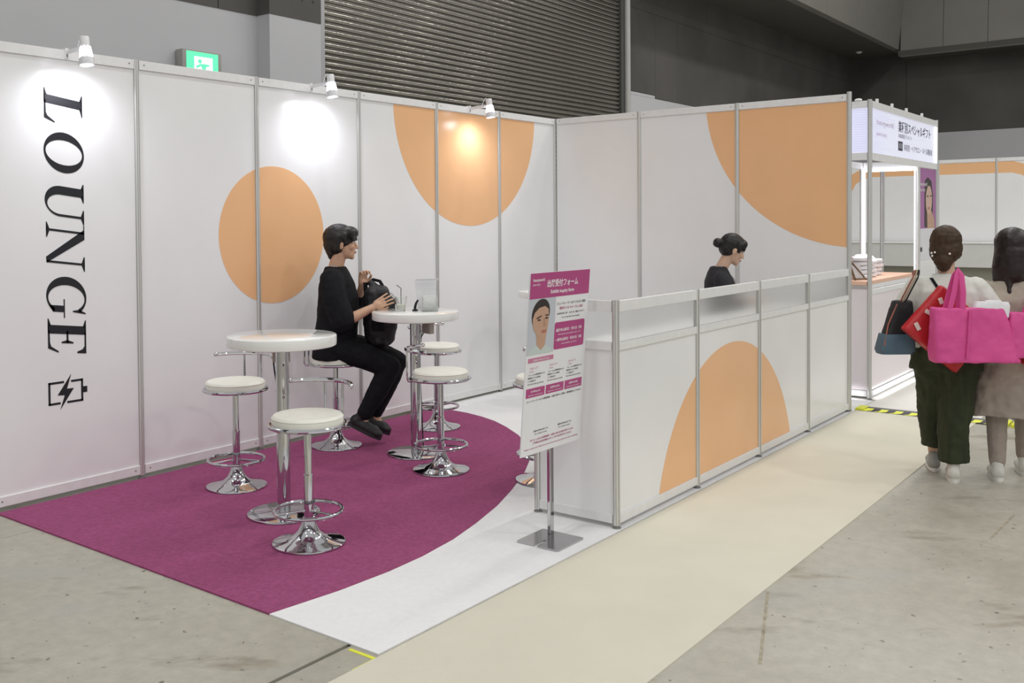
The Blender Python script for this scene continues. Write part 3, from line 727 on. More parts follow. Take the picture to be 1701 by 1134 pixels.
for x in (.86, 1.36, 1.88, 2.50):
    MB().box(x-.012, YF-.012, 2.70, x+.012, YF+.012, 2.735, .003).build('clip', RAIL, gb, smooth=False)
for k in range(5):
    MB().ell((X0, YF+.10+k*.10, 2.712), (.03, .035, .014), n=8).build('clip', RAIL, gb)
# LED strips
MB().box(X1-.034, YF+.02, 1.09, X1-.022, YF+.032, 2.17).build('led_strip', LED, gb, smooth=False)
MB().box(X1-.055, YB-.045, 1.09, X1-.02, YB-.02, 2.17).build('led_strip', LED, gb, smooth=False)
MB().box(X1-.04, YF+.02, 2.135, X1-.02, YB-.02, 2.17).build('led_strip', LED, gb, smooth=False)
MB().box(X2-.03, YF-.018, 2.24, X2-.055, YF-.012, 2.63).build('led_strip', LED, gb, smooth=False)
# counter body
PINKP = mat('counter_pinkwhite', (.80, .735, .76), .12, noise=.02, nscale=1)
MB().box(X0+.018, YF-.003, .08, X1-.018, YF+.003, 1.0).build('front_panel', PINKP, gb, smooth=False)
MB().box(X0-.003, YF+.018, .08, X0+.003, YB-.018, 1.0).build('side_panel', PINKP, gb, smooth=False)
MB().box(X0+.018, YF-.014, .03, X1-.018, YF+.014, .085, .002).build('base_rail', mat('base_grey', (.45, .45, .44), .5), gb, smooth=False)
MB().box(X0-.014, YF+.018, .03, X0+.014, YB-.018, .085, .002).build('base_rail', mat('base_grey', (.45, .45, .44), .5), gb, smooth=False)
MB().box(X0+.018, YF-.014, .955, X1-.018, YF+.014, 1.0, .002).build('rail', RAIL, gb, smooth=False)
MB().box(X0-.02, YF+.02, 1.04, X1-.03, YB, 1.075, .003).build('counter_top', mat('top_peach', (.80, .50, .36), .35), gb, smooth=False)
MB().box(X0+.03, YF+.024, 1.0, X1-.05, YB-.03, 1.04).build('top_support', RAIL, gb, smooth=False)
# poster with a portrait, in the narrow bay to the right
po = MB().box(X1+.03, YF-.004, 1.53, X2-.03, YF+.004, 2.165).build('poster', mat('poster_violet', (.36, .11, .33), .4), gb, smooth=False)
def pq(pts, m, name, y): return MB().prism([(X1+.03+a*.71, 2.165-b*.635) for a, b in pts], YF-y, YF-y+.0008, 'y').build(name, m, po, smooth=False)
pq([(.30, .5), (.33, .2), (.5, .14), (.72, .2), (.82, .45), (.80, .98), (.3, .98)], PH, 'poster_hair', .0052)
pq([(.45, .72), (.72, .70), (.90, .85), (.92, 1.0), (.48, 1.0)], PS, 'poster_neck', .0058)
pq(ellp(.56, .52, .19, .24, 26, .1), mat('poster_skin', (.62, .42, .34), .5), 'poster_face', .0064)
pq(ellp(.55, .66, .06, .02, 14), PS2, 'poster_lips', .007); pq(ellp(.48, .46, .06, .013, 12), PH, 'poster_eye', .007); pq(ellp(.68, .45, .05, .013, 12), PH, 'poster_eye', .007)
text('beautyworld', .06, PW, po, (X1+.05, YF-.0052, 1.98), 'LEFT', 'lettering', width=.3); text('JAPAN TOKYO', .04, PW, po, (X1+.05, YF-.0052, 1.92), 'LEFT', 'lettering', width=.22)
MB().box(X1+.03, YF-.004, 1.20, X2-.03, YF+.004, 1.525).build('notice', mat('notice_white', (.72, .72, .76), .5), gb, smooth=False)
MB().box(X1+.03, YF-.004, .088, X2-.03, YF+.004, 1.195).build('lower_panel', WHITE, gb, smooth=False)
MB().box(X1+.07, YF-.0056, 1.29, X1+.15, YF-.004, 1.335).build('dark_symbol', INK, gb, smooth=False)
rails(YF, X1, X2, .03, .088)
for (loc, sx, sy, pw, rot) in (((1.45, YF+.28, 2.15), 1.3, .3, 12, (0, 0, 0)), ((1.45, YF-.06, .06), 1.5, .03, .9, (math.radians(60), 0, 0)), ((X0-.06, -2.65, .06), .03, .5, .4, (0, math.radians(-60), 0))):
    l = bpy.data.lights.new('booth_lamp', 'AREA'); l.shape = 'RECTANGLE'; l.size = sx; l.size_y = sy; l.energy = pw; l.color = (.93, .93, 1)
    o = bpy.data.objects.new('booth_lamp', l); o.location = loc; o.rotation_euler = rot; COL.objects.link(o); o.parent = gb
# parcels on the gift counter
PK = [mat('parcel_white', (.78, .77, .80), .4, noise=.06, nscale=14, bump=.3, bscale=30), mat('parcel_pink', (.74, .60, .62), .45, noise=.1, nscale=14)]
proto = None
def parcel(x, y, z, rz, pink, label):
    global proto
    if proto is None:
        proto = thing('gift_parcel', label, 'parcel', (0, 0, 0), 0, 'wrapped parcels on the gift counter')
        MB().loft([((0, 0, .0), .10, .07), ((0, 0, .006), .125, .088), ((0, 0, .03), .125, .088), ((0, 0, .040), .11, .075)], 20, p=5).build('packet', PK[0], proto)
        MB().box(-.13, -.012, .0, .13, .012, .0415, .003).build('band', PK[1], proto, smooth=False)
        o = proto; o.location = (x, y, z); o.rotation_euler = (0, 0, rz); return o
    return dup(proto, (x, y, z), rz, label)
# left pile of five, middle pile of three, right pile of four
pos = [(1.02, -2.72, 5, 'white parcel in the left pile on the peach counter'), (1.36, -2.70, 3, 'white parcel in the middle pile on the peach counter'), (1.66, -2.66, 4, 'white parcel in the right pile on the peach counter')]
for x, y, n_, lab in pos:
    for k in range(n_):
        parcel(x+random.uniform(-.015, .015), y+random.uniform(-.015, .015), 1.075+k*.0417, random.uniform(-.25, .25), 0, lab+(', topmost' if k == n_-1 else ', lowest' if k == 0 else (', second from below', ', third from below', ', fourth from below')[k-1]))
top_ = parcel(1.36, -2.70, 1.2005, .5, 0, 'tilted white parcel leaning on top of the middle pile'); top_.rotation_euler = (.0, -.22, .5); top_.location.z = 1.228
es = thing('picture_easel', 'small brown tabletop easel with a picture at the counter corner', 'easel', (.80, -2.80, 1.075), ang(.9, .5))
BR = mat('easel_brown', (.16, .10, .05), .5)
MB().tube([(-.075, -.02, 0), (-.11, .03, .19)], .010, 8).build('leg', BR, es); MB().tube([(.075, -.02, 0), (-.09, .035, .19)], .009, 8).build('leg', BR, es)
MB().tube([(0, .10, 0), (-.09, .04, .18)], .008, 8).build('back_leg', BR, es); MB().tube([(-.085, -.03, .012), (.085, -.03, .012)], .008, 8).build('ledge', BR, es)
mb = MB().box(-.06, -.004, 0, .06, .004, .12); mb.xf(Matrix.Translation((-.02, -.012, .02)) @ Matrix.Rotation(-.3, 4, 'X')); release(mb.build('picture', mat('picture_grey', (.55, .52, .53), .5), es, smooth=False), 'small pale picture card resting on the brown easel', 'picture')

# far booth walls with the orange band (faces -x)
fb = thing('panel_wall', 'far white panel wall with an orange band along its top', 'panel wall', (11.1, 3.0, 0), -PI/2)
FX = [3.296+.9443*(i-2) for i in range(12)]
for x in FX: add_post(fb, x, 0, 2.7)
band_full = [(3.2, 2.63), (5.3, 2.63), (5.3, 2.43), (3.2, 2.43)]
band_right = [(5.1, 2.63), (5.44, 2.63), (5.60, 2.585), (5.78, 2.49), (5.90, 2.36), (5.96, 2.18), (5.76, 2.18), (5.70, 2.30), (5.58, 2.385), (5.42, 2.43), (5.1, 2.43)]
band_left = [(8.48-x, z) for x, z in band_right][::-1]
for i in range(11): bay(fb, FX[i], FX[i+1], 2.7, orange_band={1: band_left, 2: band_full, 3: band_full, 4: band_right}.get(i))
fc = thing('display_ledge', 'long pale ledge cabinet along the far panel wall', 'cabinet', (10.9, -2.2, 0))
MB().box(-.25, -3, .76, .16, 3.5, 1.18, .004).build('cabinet_body', mat('ledge_white', (.66, .66, .64), .4), fc, smooth=False)
MB().box(-.27, -3, 1.18, .16, 3.5, 1.20, .003).build('ledge_top', RAIL, fc, smooth=False)
MB().box(-.10, -3, 0, .16, 3.5, .76).build('recessed_base', mat('ledge_base_dark', (.30, .29, .24), .6), fc, smooth=False)  # base coloured darker than the cabinet body above it
# white counter across the aisle behind the two women
c2 = thing('aisle_counter', 'plain white counter behind the two walking women', 'counter', (.43, -4.12, 0))
for (x, y) in ((0, 0), (0, -.96), (0, -1.94), (.5, 0), (.5, -1.94)): add_post(c2, x, y, 1.17)
for y0, y1 in ((0, -.96), (-.96, -1.94)):
    MB().box(-.003, y1+.018, .085, .003, y0-.018, 1.11).build('panel', WHITE, c2, smooth=False)
    MB().box(-.014, y1+.018, .03, .014, y0-.018, .085).build('base_rail', mat('base_blue', (.55, .57, .62), .5), c2, smooth=False)
MB().box(.018, -.003, .085, .482, .003, 1.11).build('panel', WHITE, c2, smooth=False)
MB().box(-.03, -1.97, 1.15, .53, .03, 1.175, .003).build('counter_top', RAIL, c2, smooth=False)
MB().box(-.014, -1.94, 1.11, .014, 0, 1.15).build('top_rail', RAIL, c2, smooth=False)

# ------------------------------------------------------------------ people
EYEW = mat('eye_white', (.75, .72, .70), .3); IRIS = mat('iris_dark', (.02, .013, .010), .2); LIP = mat('lip', (.45, .19, .16), .45); BROW = mat('brow', (.02, .015, .012), .6)
def Rm(p): return Matrix.Translation(p[0]) @ Matrix.Rotation(p[2], 4, 'Z') @ Matrix.Rotation(p[1], 4, 'Y')   # centre, pitch (down +), turn
def tf(mb, hm): return mb.xf(hm)
def head_body(body, hm, sc=1.0):
    h = MB()
    h.ell((-.012, 0, .03), (.094, .075, .092)); h.ell((.025, 0, -.03), (.066, .060, .082)); h.ell((.052, 0, -.075), (.038, .042, .036)); h.ell((.070, 0, -.098), (.020, .024, .018))
    h.ell((.05, 0, .045), (.045, .058, .055)); h.ell((.066, .034, -.022), (.026, .026, .028)); h.ell((.066, -.034, -.022), (.026, .026, .028))
    h.cap((.088, 0, .012), (.108, 0, -.028), .008, .0115); h.ell((.098, .010, -.032), (.010, .008, .007)); h.ell((.098, -.010, -.032), (.010, .008, .007))
    h.ell((.086, 0, -.060), (.013, .022, .014)); h.ell((.075, .03, .035), (.016, .026, .008)); h.ell((.075, -.03, .035), (.016, .026, .008))
    for s in (1, -1): h.ell((-.004, s*.076, -.012), (.019, .009, .031)); h.ell((-.001, s*.080, -.002), (.017, .007, .018))
    h.xf(hm @ Matrix.Diagonal((sc, sc, sc, 1)))
    me = h.mesh('tmp'); body.bm.from_mesh(me); bpy.data.meshes.remove(me)
def head_parts(root, hm, sc=1.0):
    k = hm @ Matrix.Diagonal((sc, sc, sc, 1))
    for s in (1, -1):
        e = MB().ell((.080, s*.031, .012), (.010, .014, .007), n=12).xf(k).build('eye', EYEW, root)
        MB().ell((.0885, s*.031, .012), (.003, .0055, .0058), n=10).xf(k).build('iris', IRIS, e)
        MB().tube([(.084, s*.014, .030), (.092, s*.028, .036), (.080, s*.050, .032)], .0032, 6).xf(k).build('eyebrow', BROW, root)
    MB().ell((.0985, 0, -.058), (.004, .020, .0045), n=12).ell((.097, 0, -.066), (.004, .017, .005), n=12).xf(k).build('lips', LIP, root)
def hand(body, wrist, d, palm_n, curl=.6, sc=1.0, thumb=1):
    """palm + four jointed fingers + thumb.  d: direction of the hand, palm_n: way the palm faces, thumb: +1/-1 side"""
    d = Vector(d).normalized(); n_ = Vector(palm_n); n_ = (n_-d*n_.dot(d)).normalized(); sd = d.cross(n_)*thumb
    W = Vector(wrist)
    def P(a, b, c): return W+d*a*sc+sd*b*sc+n_*c*sc
    body.cap(P(0, 0, 0), P(.03, 0, 0), .024*sc, .027*sc)
    for b in (-.031, -.0105, .0105, .031): body.cap(P(.02, b*.7, 0), P(.080, b, .0), .0135*sc, .0105*sc, 8)
    for i, (b, L) in enumerate(((.034, .068), (.0115, .078), (-.0115, .072), (-.034, .056))):
        p = P(.084, b, 0); a = .25*curl; segs = (.45, .32, .23); r = .0084*sc
        for sgm in segs:
            q = p+(d*math.cos(a)+n_*math.sin(a)+sd*b*(3.0 if curl < .7 else .3))*L*sgm*sc
            body.cap(p, q, r, r*.93, 8); p = q; r *= .93; a += 1.0*curl
    p0, p1, p2, p3 = P(.018, .022, .004), P(.045, .046, .014), P(.070, .054, .024), P(.088, .050, .034)
    body.cap(p0, p1, .014*sc, .0125*sc, 8); body.cap(p1, p2, .0125*sc, .011*sc, 8); body.cap(p2, p3, .011*sc, .009*sc, 8)
def shoe(root, heel, toe, up=(0, 0, 1), m=None, sole=None, w=.044, hgt=.085, lace=None):
    H, T = Vector(heel), Vector(toe); d = (T-H); L = d.length; d.normalize(); upv = Vector(up); upv = (upv-d*upv.dot(d)).normalized(); sd = d.cross(upv)
    mt = Matrix(((d.x, sd.x, upv.x, H.x), (d.y, sd.y, upv.y, H.y), (d.z, sd.z, upv.z, H.z), (0, 0, 0, 1)))
    mb = MB()
    mb.ell((L*.16, 0, .045), (L*.16, w*.86, .045)); mb.cap((L*.2, 0, .035), (L*.72, 0, .03), w*.85, w*.95); mb.ell((L*.78, 0, .03), (L*.22, w, .032)); mb.cap((L*.2, 0, .05), (L*.26, 0, hgt), w*.75, w*.8); mb.cap((L*.24, 0, .06), (L*.6, 0, .045), w*.7, w*.6)
    # flatten the underside
    mb.xf(mt); sh_ = baked('shoe', mb, m, root, .006, 4)
    s = MB()
    pts = []
    for k in range(28):
        t = 2*PI*k/28; x = L*.5+L*.5*math.cos(t); y = w*1.02*math.sin(t)*(1.0 if x > L*.5 else .88)
        pts.append((x, y))
    s.prism(pts, -.006, .018); s.xf(mt); s.build('sole', sole or m, sh_)
    for k in range(3):
        x = L*(.40+.1*k); MB().tube([(x, -w*.5, .068-.008*k), (x+.006, 0, .082-.009*k), (x, w*.5, .068-.008*k)], .0028, 6).xf(mt).build('lace', lace or sole or m, sh_)
    return sh_
def facing(dx, dy): return math.atan2(dy, dx)

# --- the seated man, local frame x = the way he faces, y = his left, z up; origin under the stool
man = thing('person', 'man in black clothes sitting on a bar stool holding a backpack', 'person', (-3.584, -.361, 0), facing(.655, -.755))
hm = Rm(((.085, 0, 1.492), .03, .0))
b = MB(); head_body(b, hm)
b.cap((.03, 0, 1.30), (.062, 0, 1.42), .056, .054)
b.cap((.035, -.1, 1.24), (.035, .1, 1.24), .04, .04); b.cap((.045, 0, 1.2), (.02, 0, .80), .085, .09); b.ell((.0, 0, .78), (.10, .14, .07))
RS, RE, RW = (.01, -.165, 1.215), (.10, -.235, .945), (.305, -.165, 1.035)
b.chain([RS, RE], [.050, .040]); b.chain([RE, (.18, -.215, .975), RW], [.041, .040, .027])
LS, LE, LW = (.035, .165, 1.215), (.16, .235, .98), (.215, .135, 1.165)
b.chain([LS, LE], [.050, .040]); b.chain([LE, LW], [.040, .027])
hand(b, (.315, -.162, 1.042), (.88, .12, .45), (-.3, .9, -.3), .45, 1.0, -1)
hand(b, (.217, .130, 1.172), (.12, -.15, .98), (.65, -.72, -.1), 1.25, 1.0, 1)
RH, RK, RA = (.0, -.095, .765), (.43, -.12, .60), (.215, -.115, .235)
LH, LK, LA = (.0, .095, .765), (.475, .085, .615), (.30, .08, .215)
b.chain([RH, RK, RA], [.07, .05, .036]); b.chain([LH, LK, LA], [.07, .05, .036])
b.cap(RA, (.26, -.115, .165), .034, .03); b.cap(LA, (.34, .08, .15), .034, .03)
baked('body', b, SKIN, man, .0044, 4)
head_parts(man, hm)
hr = MB()
hr.ell((-.028, 0, .046), (.120, .096, .100)); hr.ell((-.052, 0, -.005), (.090, .088, .090)); hr.cap((-.075, 0, -.04), (-.07, 0, -.090), .056, .036)
hr.ell((.045, 0, .078), (.072, .082, .052)); 
for y in (-.062, -.04, -.015, .015, .04, .062): hr.cap((.062, y*.95, .085), (.102-abs(y)*.35, y*1.1, .032), .028, .013)
for s in (1, -1): hr.cap((.02, s*.078, .06), (.030, s*.083, .005), .022, .012); hr.cap((-.03, s*.075, .05), (-.035, s*.083, -.04), .03, .018)
hr.xf(hm); baked('hair', hr, HAIR, man, .006, 3, .006, .02)
sh_ = MB()
sh_.loft([((.0, 0, .655), .150, .195), ((.025, 0, .78), .158, .20), ((.045, 0, .95), .155, .20), ((.05, 0, 1.10), .148, .205), ((.042, 0, 1.20), .130, .21), ((.036, 0, 1.275), .098, .17), ((.034, 0, 1.325), .075, .088)], 32)
sh_.cap((.03, -.14, 1.245), (.03, .14, 1.245), .075, .075)
sh_.chain([(.015, -.165, 1.235), (.04, -.22, 1.10), (.095, -.24, .955)], [.088, .092, .092]); sh_.chain([(.03, .155, 1.245), (.08, .215, 1.12), (.155, .235, 1.0)], [.08, .08, .075])
sh_.cap((.155, .235, 1.0), (.185, .19, 1.08), .062, .052)
baked('shirt', sh_, BLACK, man, .008, 6, .012, .09)
tr = MB()
tr.ell((-.01, 0, .745), (.15, .175, .075)); tr.chain([(.0, -.095, .755), (.22, -.115, .69), (.425, -.12, .60)], [.105, .098, .082]); tr.chain([(.0, .095, .755), (.24, .10, .70), (.47, .085, .612)], [.105, .098, .082])
tr.chain([(.425, -.12, .60), (.33, -.118, .42), (.235, -.115, .265)], [.082, .074, .055]); tr.chain([(.47, .085, .612), (.39, .083, .42), (.315, .08, .245)], [.082, .074, .055])
baked('trousers', tr, BLACK, man, .008, 6, .012, .08)
SHO = mat('shoe_black', (.014, .013, .014), .5); SHS = mat('shoe_sole_dark', (.02, .02, .021), .6)
shoe(man, (.115, -.115, .195), (.355, -.12, .075), (.3, 0, 1), SHO, SHS, .052, .1, mat('lace_grey', (.10, .10, .105), .6)); shoe(man, (.19, .08, .165), (.415, .075, .068), (.3, 0, 1), SHO, SHS, .050, .1, mat('lace_grey', (.10, .10, .105), .6))
SILV = mat('lanyard_silver', (.45, .45, .46), .4)
MB().tube([(-.005, -.066, 1.335), (.03, -.082, 1.332), (.09, -.07, 1.30), (.145, -.06, 1.22), (.185, -.04, 1.10), (.195, -.02, .98)], .0035, 6).build('lanyard', SILV, man)
MB().box(.197, -.028, .915, .201, .012, .985).build('name_tag', mat('tag_white', (.75, .75, .75), .4), man, smooth=False)

# --- backpack held in front of him
bp_ = thing('backpack', 'black backpack held up by the seated man', 'backpack', (-3.568, -.38, 0), facing(.655, -.755))
k = MB()
k.chain([(.305, -.02, .80), (.30, -.03, .95), (.29, -.03, 1.10)], [.085, .10, .085]); k.chain([(.37, -.02, .82), (.385, -.03, .95), (.36, -.04, 1.06)], [.075, .08, .06]); k.ell((.33, -.03, 1.13), (.075, .08, .06)); k.ell((.33, -.02, .78), (.07, .10, .05)); k.chain([(.27, .01, 1.20), (.30, -.01, 1.16), (.36, -.03, 1.13), (.42, -.05, 1.06)], [.025, .03, .035, .03])
baked('bag_body', k, mat('nylon_black', (.012, .012, .014), .55, noise=.2, nscale=30), bp_, .008, 5, .02, .06)
MB().tube([(.22, .09, 1.20), (.225, .06, 1.10), (.235, .03, .98), (.25, .02, .88)], [(.016, .004)]*4, 8).build('strap', BLACK, bp_); MB().tube([(.24, .08, 1.19), (.28, .03, 1.225), (.33, -.01, 1.215), (.37, -.04, 1.15)], .012, 8).build('strap', BLACK, bp_)
MB().tube([(.35, .0, 1.16), (.42, -.02, 1.12), (.47, -.05, 1.05), (.49, -.06, .99)], [(.014, .004)]*4, 8).build('strap', mat('strap_grey', (.30, .30, .31), .6), bp_)
MB().box(.27, -.134, .86, .36, -.122, .96, .008).build('pocket', BLACK, bp_)

# --- the receptionist behind the counter
rc = thing('person', 'woman in black with a hair bun standing behind the counter', 'person', (-.975, -2.235, 0), facing(.52, -.85))
hm = Rm(((.085, 0, 1.395), .40, .18))
b = MB(); head_body(b, hm, .97)
b.cap((-.02, 0, 1.22), (.045, 0, 1.335), .050, .048); b.cap((-.025, -.09, 1.185), (-.025, .09, 1.185), .035, .035); b.cap((-.015, 0, 1.13), (.0, 0, .85), .08, .09)
b.chain([(-.02, -.16, 1.155), (.0, -.20, .93), (.17, -.13, .975)], [.035, .032, .024]); b.chain([(-.02, .16, 1.155), (.0, .20, .93), (.17, .13, .975)], [.035, .032, .024])
hand(b, (.175, -.127, .977), (.9, .3, .05), (0, .2, -1), .4, .9, 1); hand(b, (.175, .127, .977), (.9, -.3, .05), (0, -.2, -1), .4, .9, -1)
for s in (1, -1): b.chain([(0, s*.08, .82), (0, s*.085, .45), (-.01, s*.085, .07)], [.075, .052, .034])
baked('body', b, mat('skin_fair', (.60, .39, .28), .5, noise=.03), rc, .005, 5); head_parts(rc, hm, .97)
hr = MB(); hr.ell((-.020, 0, .046), (.108, .090, .093)); hr.ell((-.045, 0, .0), (.075, .078, .075)); hr.ell((.045, 0, .074), (.058, .072, .045))
for y in (-.06, -.035, -.01, .02, .045, .062): hr.cap((.06, y*.9, .08), (.094-abs(y)*.35, y*1.08, .028), .024, .010)
for s in (1, -1): hr.cap((.03, s*.076, .06), (.035, s*.080, -.012), .018, .008)
hr.ell((-.140, .0, .008), (.040, .046, .042)); hr.ell((-.11, 0, .0), (.03, .03, .03)); hr.xf(hm @ Matrix.Diagonal((.97, .97, .97, 1))); baked('hair', hr, HAIR, rc, .006, 3, .005, .02)
s_ = MB(); s_.loft([((.0, 0, .74), .135, .185), ((.0, 0, .90), .125, .17), ((-.01, 0, 1.05), .130, .185), ((-.02, 0, 1.14), .118, .20), ((-.027, 0, 1.205), .090, .16), ((-.028, 0, 1.262), .064, .075)], 32)
s_.cap((-.025, -.13, 1.17), (-.025, .13, 1.17), .066, .066)
s_.chain([(-.025, -.155, 1.16), (-.005, -.205, 1.02), (.005, -.21, .93), (.14, -.14, .965)], [.068, .062, .056, .040]); s_.chain([(-.025, .155, 1.16), (-.005, .205, 1.02), (.005, .21, .93), (.14, .14, .965)], [.068, .062, .056, .040])
baked('jacket', s_, mat('suit_black', (.012, .012, .016), .75, noise=.2, nscale=20), rc, .008, 6, .006, .08)
tr = MB()
for s in (1, -1): tr.chain([(0, s*.075, .80), (0, s*.085, .45), (-.01, s*.085, .10)], [.10, .08, .065])
baked('trousers', tr, BLACK, rc, .009, 5)
for s in (1, -1): shoe(rc, (-.08, s*.085, .008), (.15, s*.09, .006), (0, 0, 1), SHO, SHS, .04, .08)
MB().tube([(-.03, .068, 1.275), (.035, .070, 1.225), (.098, .055, 1.15), (.122, .03, 1.05), (.13, .0, .97)], .0035, 6).tube([(-.03, -.068, 1.275), (.035, -.070, 1.225), (.098, -.055, 1.15), (.122, -.03, 1.05), (.13, .0, .97)], .0035, 6).build('lanyard', SILV, rc)
MB().box(.130, -.035, .87, .135, .035, .97).build('name_tag', mat('tag_white', (.75, .75, .75), .4), rc, smooth=False)

# --- walking woman with a white blouse and olive trousers, seen from behind
HD = (.965, .26)
w1 = thing('person', 'walking woman in white blouse and olive wide trousers seen from behind', 'person', (-1.82, -4.085, 0), facing(*HD))
hm = Rm(((.05, .0, 1.455), .05, -.22))
b = MB(); head_body(b, hm)
b.cap((.0, 0, 1.26), (.035, 0, 1.38), .048, .047); b.cap((0, -.10, 1.22), (0, .10, 1.22), .045, .045); b.cap((0, 0, 1.18), (0, 0, .85), .10, .115)
b.chain([(0, -.175, 1.20), (-.02, -.245, .98), (.10, -.24, .80)], [.044, .036, .025]); b.chain([(0, .175, 1.20), (.02, .225, .97), (.15, .20, .86)], [.044, .036, .025])
hand(b, (.105, -.24, .79), (.35, .05, -.9), (.2, .95, .1), .9, .9, -1); hand(b, (.155, .198, .855), (.8, -.2, -.3), (-.1, -.9, -.2), 1.0, .9, 1)
b.chain([(0, -.07, .82), (-.03, -.05, .46), (-.085, -.035, .09)], [.08, .055, .036]); b.chain([(0, .07, .82), (.10, .068, .47), (.16, .062, .12)], [.08, .055, .036])
baked('body', b, MATS['skin_fair'], w1, .0055, 5); head_parts(w1, hm)
hr = MB(); hr.ell((-.022, 0, .045), (.108, .094, .096)); hr.ell((-.045, 0, -.01), (.085, .092, .085)); hr.ell((.03, 0, .07), (.07, .078, .05)); hr.ell((-.100, .0, -.090), (.046, .056, .046)); hr.ell((-.07, 0, -.04), (.06, .080, .05)); hr.ell((-.085, 0, -.125), (.035, .040, .03))
for s in (1, -1): hr.ell((-.02, s*.070, -.01), (.050, .026, .065))
hr.ell((-.06, 0, -.03), (.075, .090, .085)); hr.xf(hm); hh = baked('hair', hr, HAIRB, w1, .006, 7, .01, .025)
for (y, z) in ((.064, -.040), (.060, -.058), (.044, -.036), (-.040, -.044)): MB().ell((-.138+abs(y)*.30, y, z), (.007, .007, .007), n=10).xf(hm).build('pearl_pin', mat('pearl', (.85, .84, .80), .2), hh)
MB().tube([(.02, -.082, -.005), (.06, -.075, -.03), (.095, -.04, -.05)], [(.003, .004), (.003, .03), (.003, .045)], 10).xf(hm).build('face_mask', mat('mask_white', (.8, .8, .8), .6), w1)
s_ = MB(); s_.loft([((.0, 0, .80), .135, .185), ((.0, 0, .92), .140, .195), ((-.01, 0, 1.08), .132, .205), ((-.01, 0, 1.18), .115, .205), ((-.002, 0, 1.25), .082, .155), ((.004, 0, 1.292), .062, .072)], 32)
s_.chain([(0, -.165, 1.20), (-.01, -.235, 1.08), (-.015, -.255, .985)], [.075, .082, .08]); s_.chain([(0, .165, 1.20), (.01, .225, 1.08), (.025, .235, .97)], [.075, .082, .08])
baked('blouse', s_, mat('blouse_white', (.66, .66, .61), .8, noise=.05, nscale=12), w1, .008, 6, .014, .10)
OLIVE = mat('olive_cloth', (.026, .034, .014), .8, noise=.25, nscale=10, stretch=(3, 3, .4))
tr = MB(); tr.loft([((0, 0, .90), .12, .165), ((0, 0, .80), .145, .20), ((.02, 0, .68), .155, .215)], 28)
for pts, rs in (([(0, -.070, .76), (-.02, -.050, .48), (-.06, -.035, .20)], [.125, .108, .088]), ([(.02, .075, .76), (.09, .068, .48), (.14, .062, .25)], [.125, .105, .082])):
    tr.loft([((pts[0][0], pts[0][1], pts[0][2]), rs[0]*1.05, rs[0]*.95), ((pts[1][0], pts[1][1], pts[1][2]), rs[1], rs[1]*.95), ((pts[2][0], pts[2][1], pts[2][2]), rs[2], rs[2]*.95), ((pts[2][0]-.005, pts[2][1], pts[2][2]-.085), rs[2]*1.0, rs[2]*.98)], 24)
baked('trousers', tr, OLIVE, w1, .008, 5, .03, .09)
WSH = mat('sneaker_white', (.62, .62, .57), .6, noise=.06, nscale=30); WSO = mat('sneaker_sole', (.72, .72, .69), .6)
shoe(w1, (-.165, -.035, .006), (.085, -.04, .006), (0, 0, 1), WSH, WSO, .045, .09); shoe(w1, (.08, .062, .008), (.33, .066, .02), (0, 0, 1), mat('sneaker_grey', (.33, .33, .31), .6), WSO, .045, .09)
MB().tube([(.0, .10, 1.258), (-.055, .088, 1.262), (-.108, .055, 1.205), (-.146, .0, 1.10), (-.156, -.06, .99), (-.142, -.12, .90)], [(.011, .004)]*6, 8).build('bag_strap', BLACK, w1)

# --- second woman at the frame's edge
w2 = thing('person', 'walking woman in beige with long dark hair at the right edge', 'person', (-1.625, -4.42, 0), facing(*HD))
hm = Rm(((.05, 0, 1.435), .08, .05))
b = MB(); head_body(b, hm); b.cap((.0, 0, 1.24), (.03, 0, 1.36), .048, .047); b.cap((0, -.10, 1.20), (0, .10, 1.20), .045, .045); b.cap((0, 0, 1.16), (0, 0, .83), .10, .115)
b.chain([(0, -.17, 1.18), (-.02, -.22, .94), (.10, -.20, .78)], [.044, .036, .025]); b.chain([(0, .17, 1.18), (-.01, .22, .95), (.06, .19, .77)], [.044, .036, .025])
hand(b, (.105, -.2, .77), (.3, 0, -.95), (.2, .95, .1), .9, .9, -1); hand(b, (.062, .19, .762), (.2, 0, -.95), (.2, -.95, .1), .9, .9, 1)
b.chain([(0, -.08, .80), (.10, -.085, .46), (.16, -.085, .10)], [.08, .055, .036]); b.chain([(0, .08, .80), (-.01, .085, .46), (-.05, .085, .09)], [.08, .055, .036])
baked('body', b, MATS['skin_fair'], w2, .0055, 5); head_parts(w2, hm)
hr = MB(); hr.ell((-.022, 0, .042), (.118, .106, .104)); hr.ell((-.045, 0, -.03), (.10, .108, .10)); hr.ell((.03, 0, .07), (.07, .08, .05)); hr.chain([(-.06, 0, -.05), (-.075, .0, -.15)], [.085, .07]); hr.chain([(-.05, .06, -.04), (-.06, .085, -.17)], [.045, .03]); hr.chain([(-.05, -.06, -.04), (-.06, -.085, -.17)], [.045, .03])
hr.chain([(-.085, .03, -.14), (-.12, .035, -.27), (-.115, .03, -.36)], [.03, .016, .006])
hr.loft([((-.05, 0, -.20), .055, .118), ((-.05, 0, -.12), .085, .122), ((-.035, 0, -.02), .095, .106), ((-.02, 0, .05), .10, .10)], 24)
hr.xf(hm); baked('hair', hr, mat('hair_dark_brown', (.016, .009, .008), .42, noise=.22, nscale=60, stretch=(1, 1, .2)), w2, .007, 14, .006, .03)
BEI = mat('beige_cloth', (.40, .345, .285), .85, noise=.06, nscale=10)
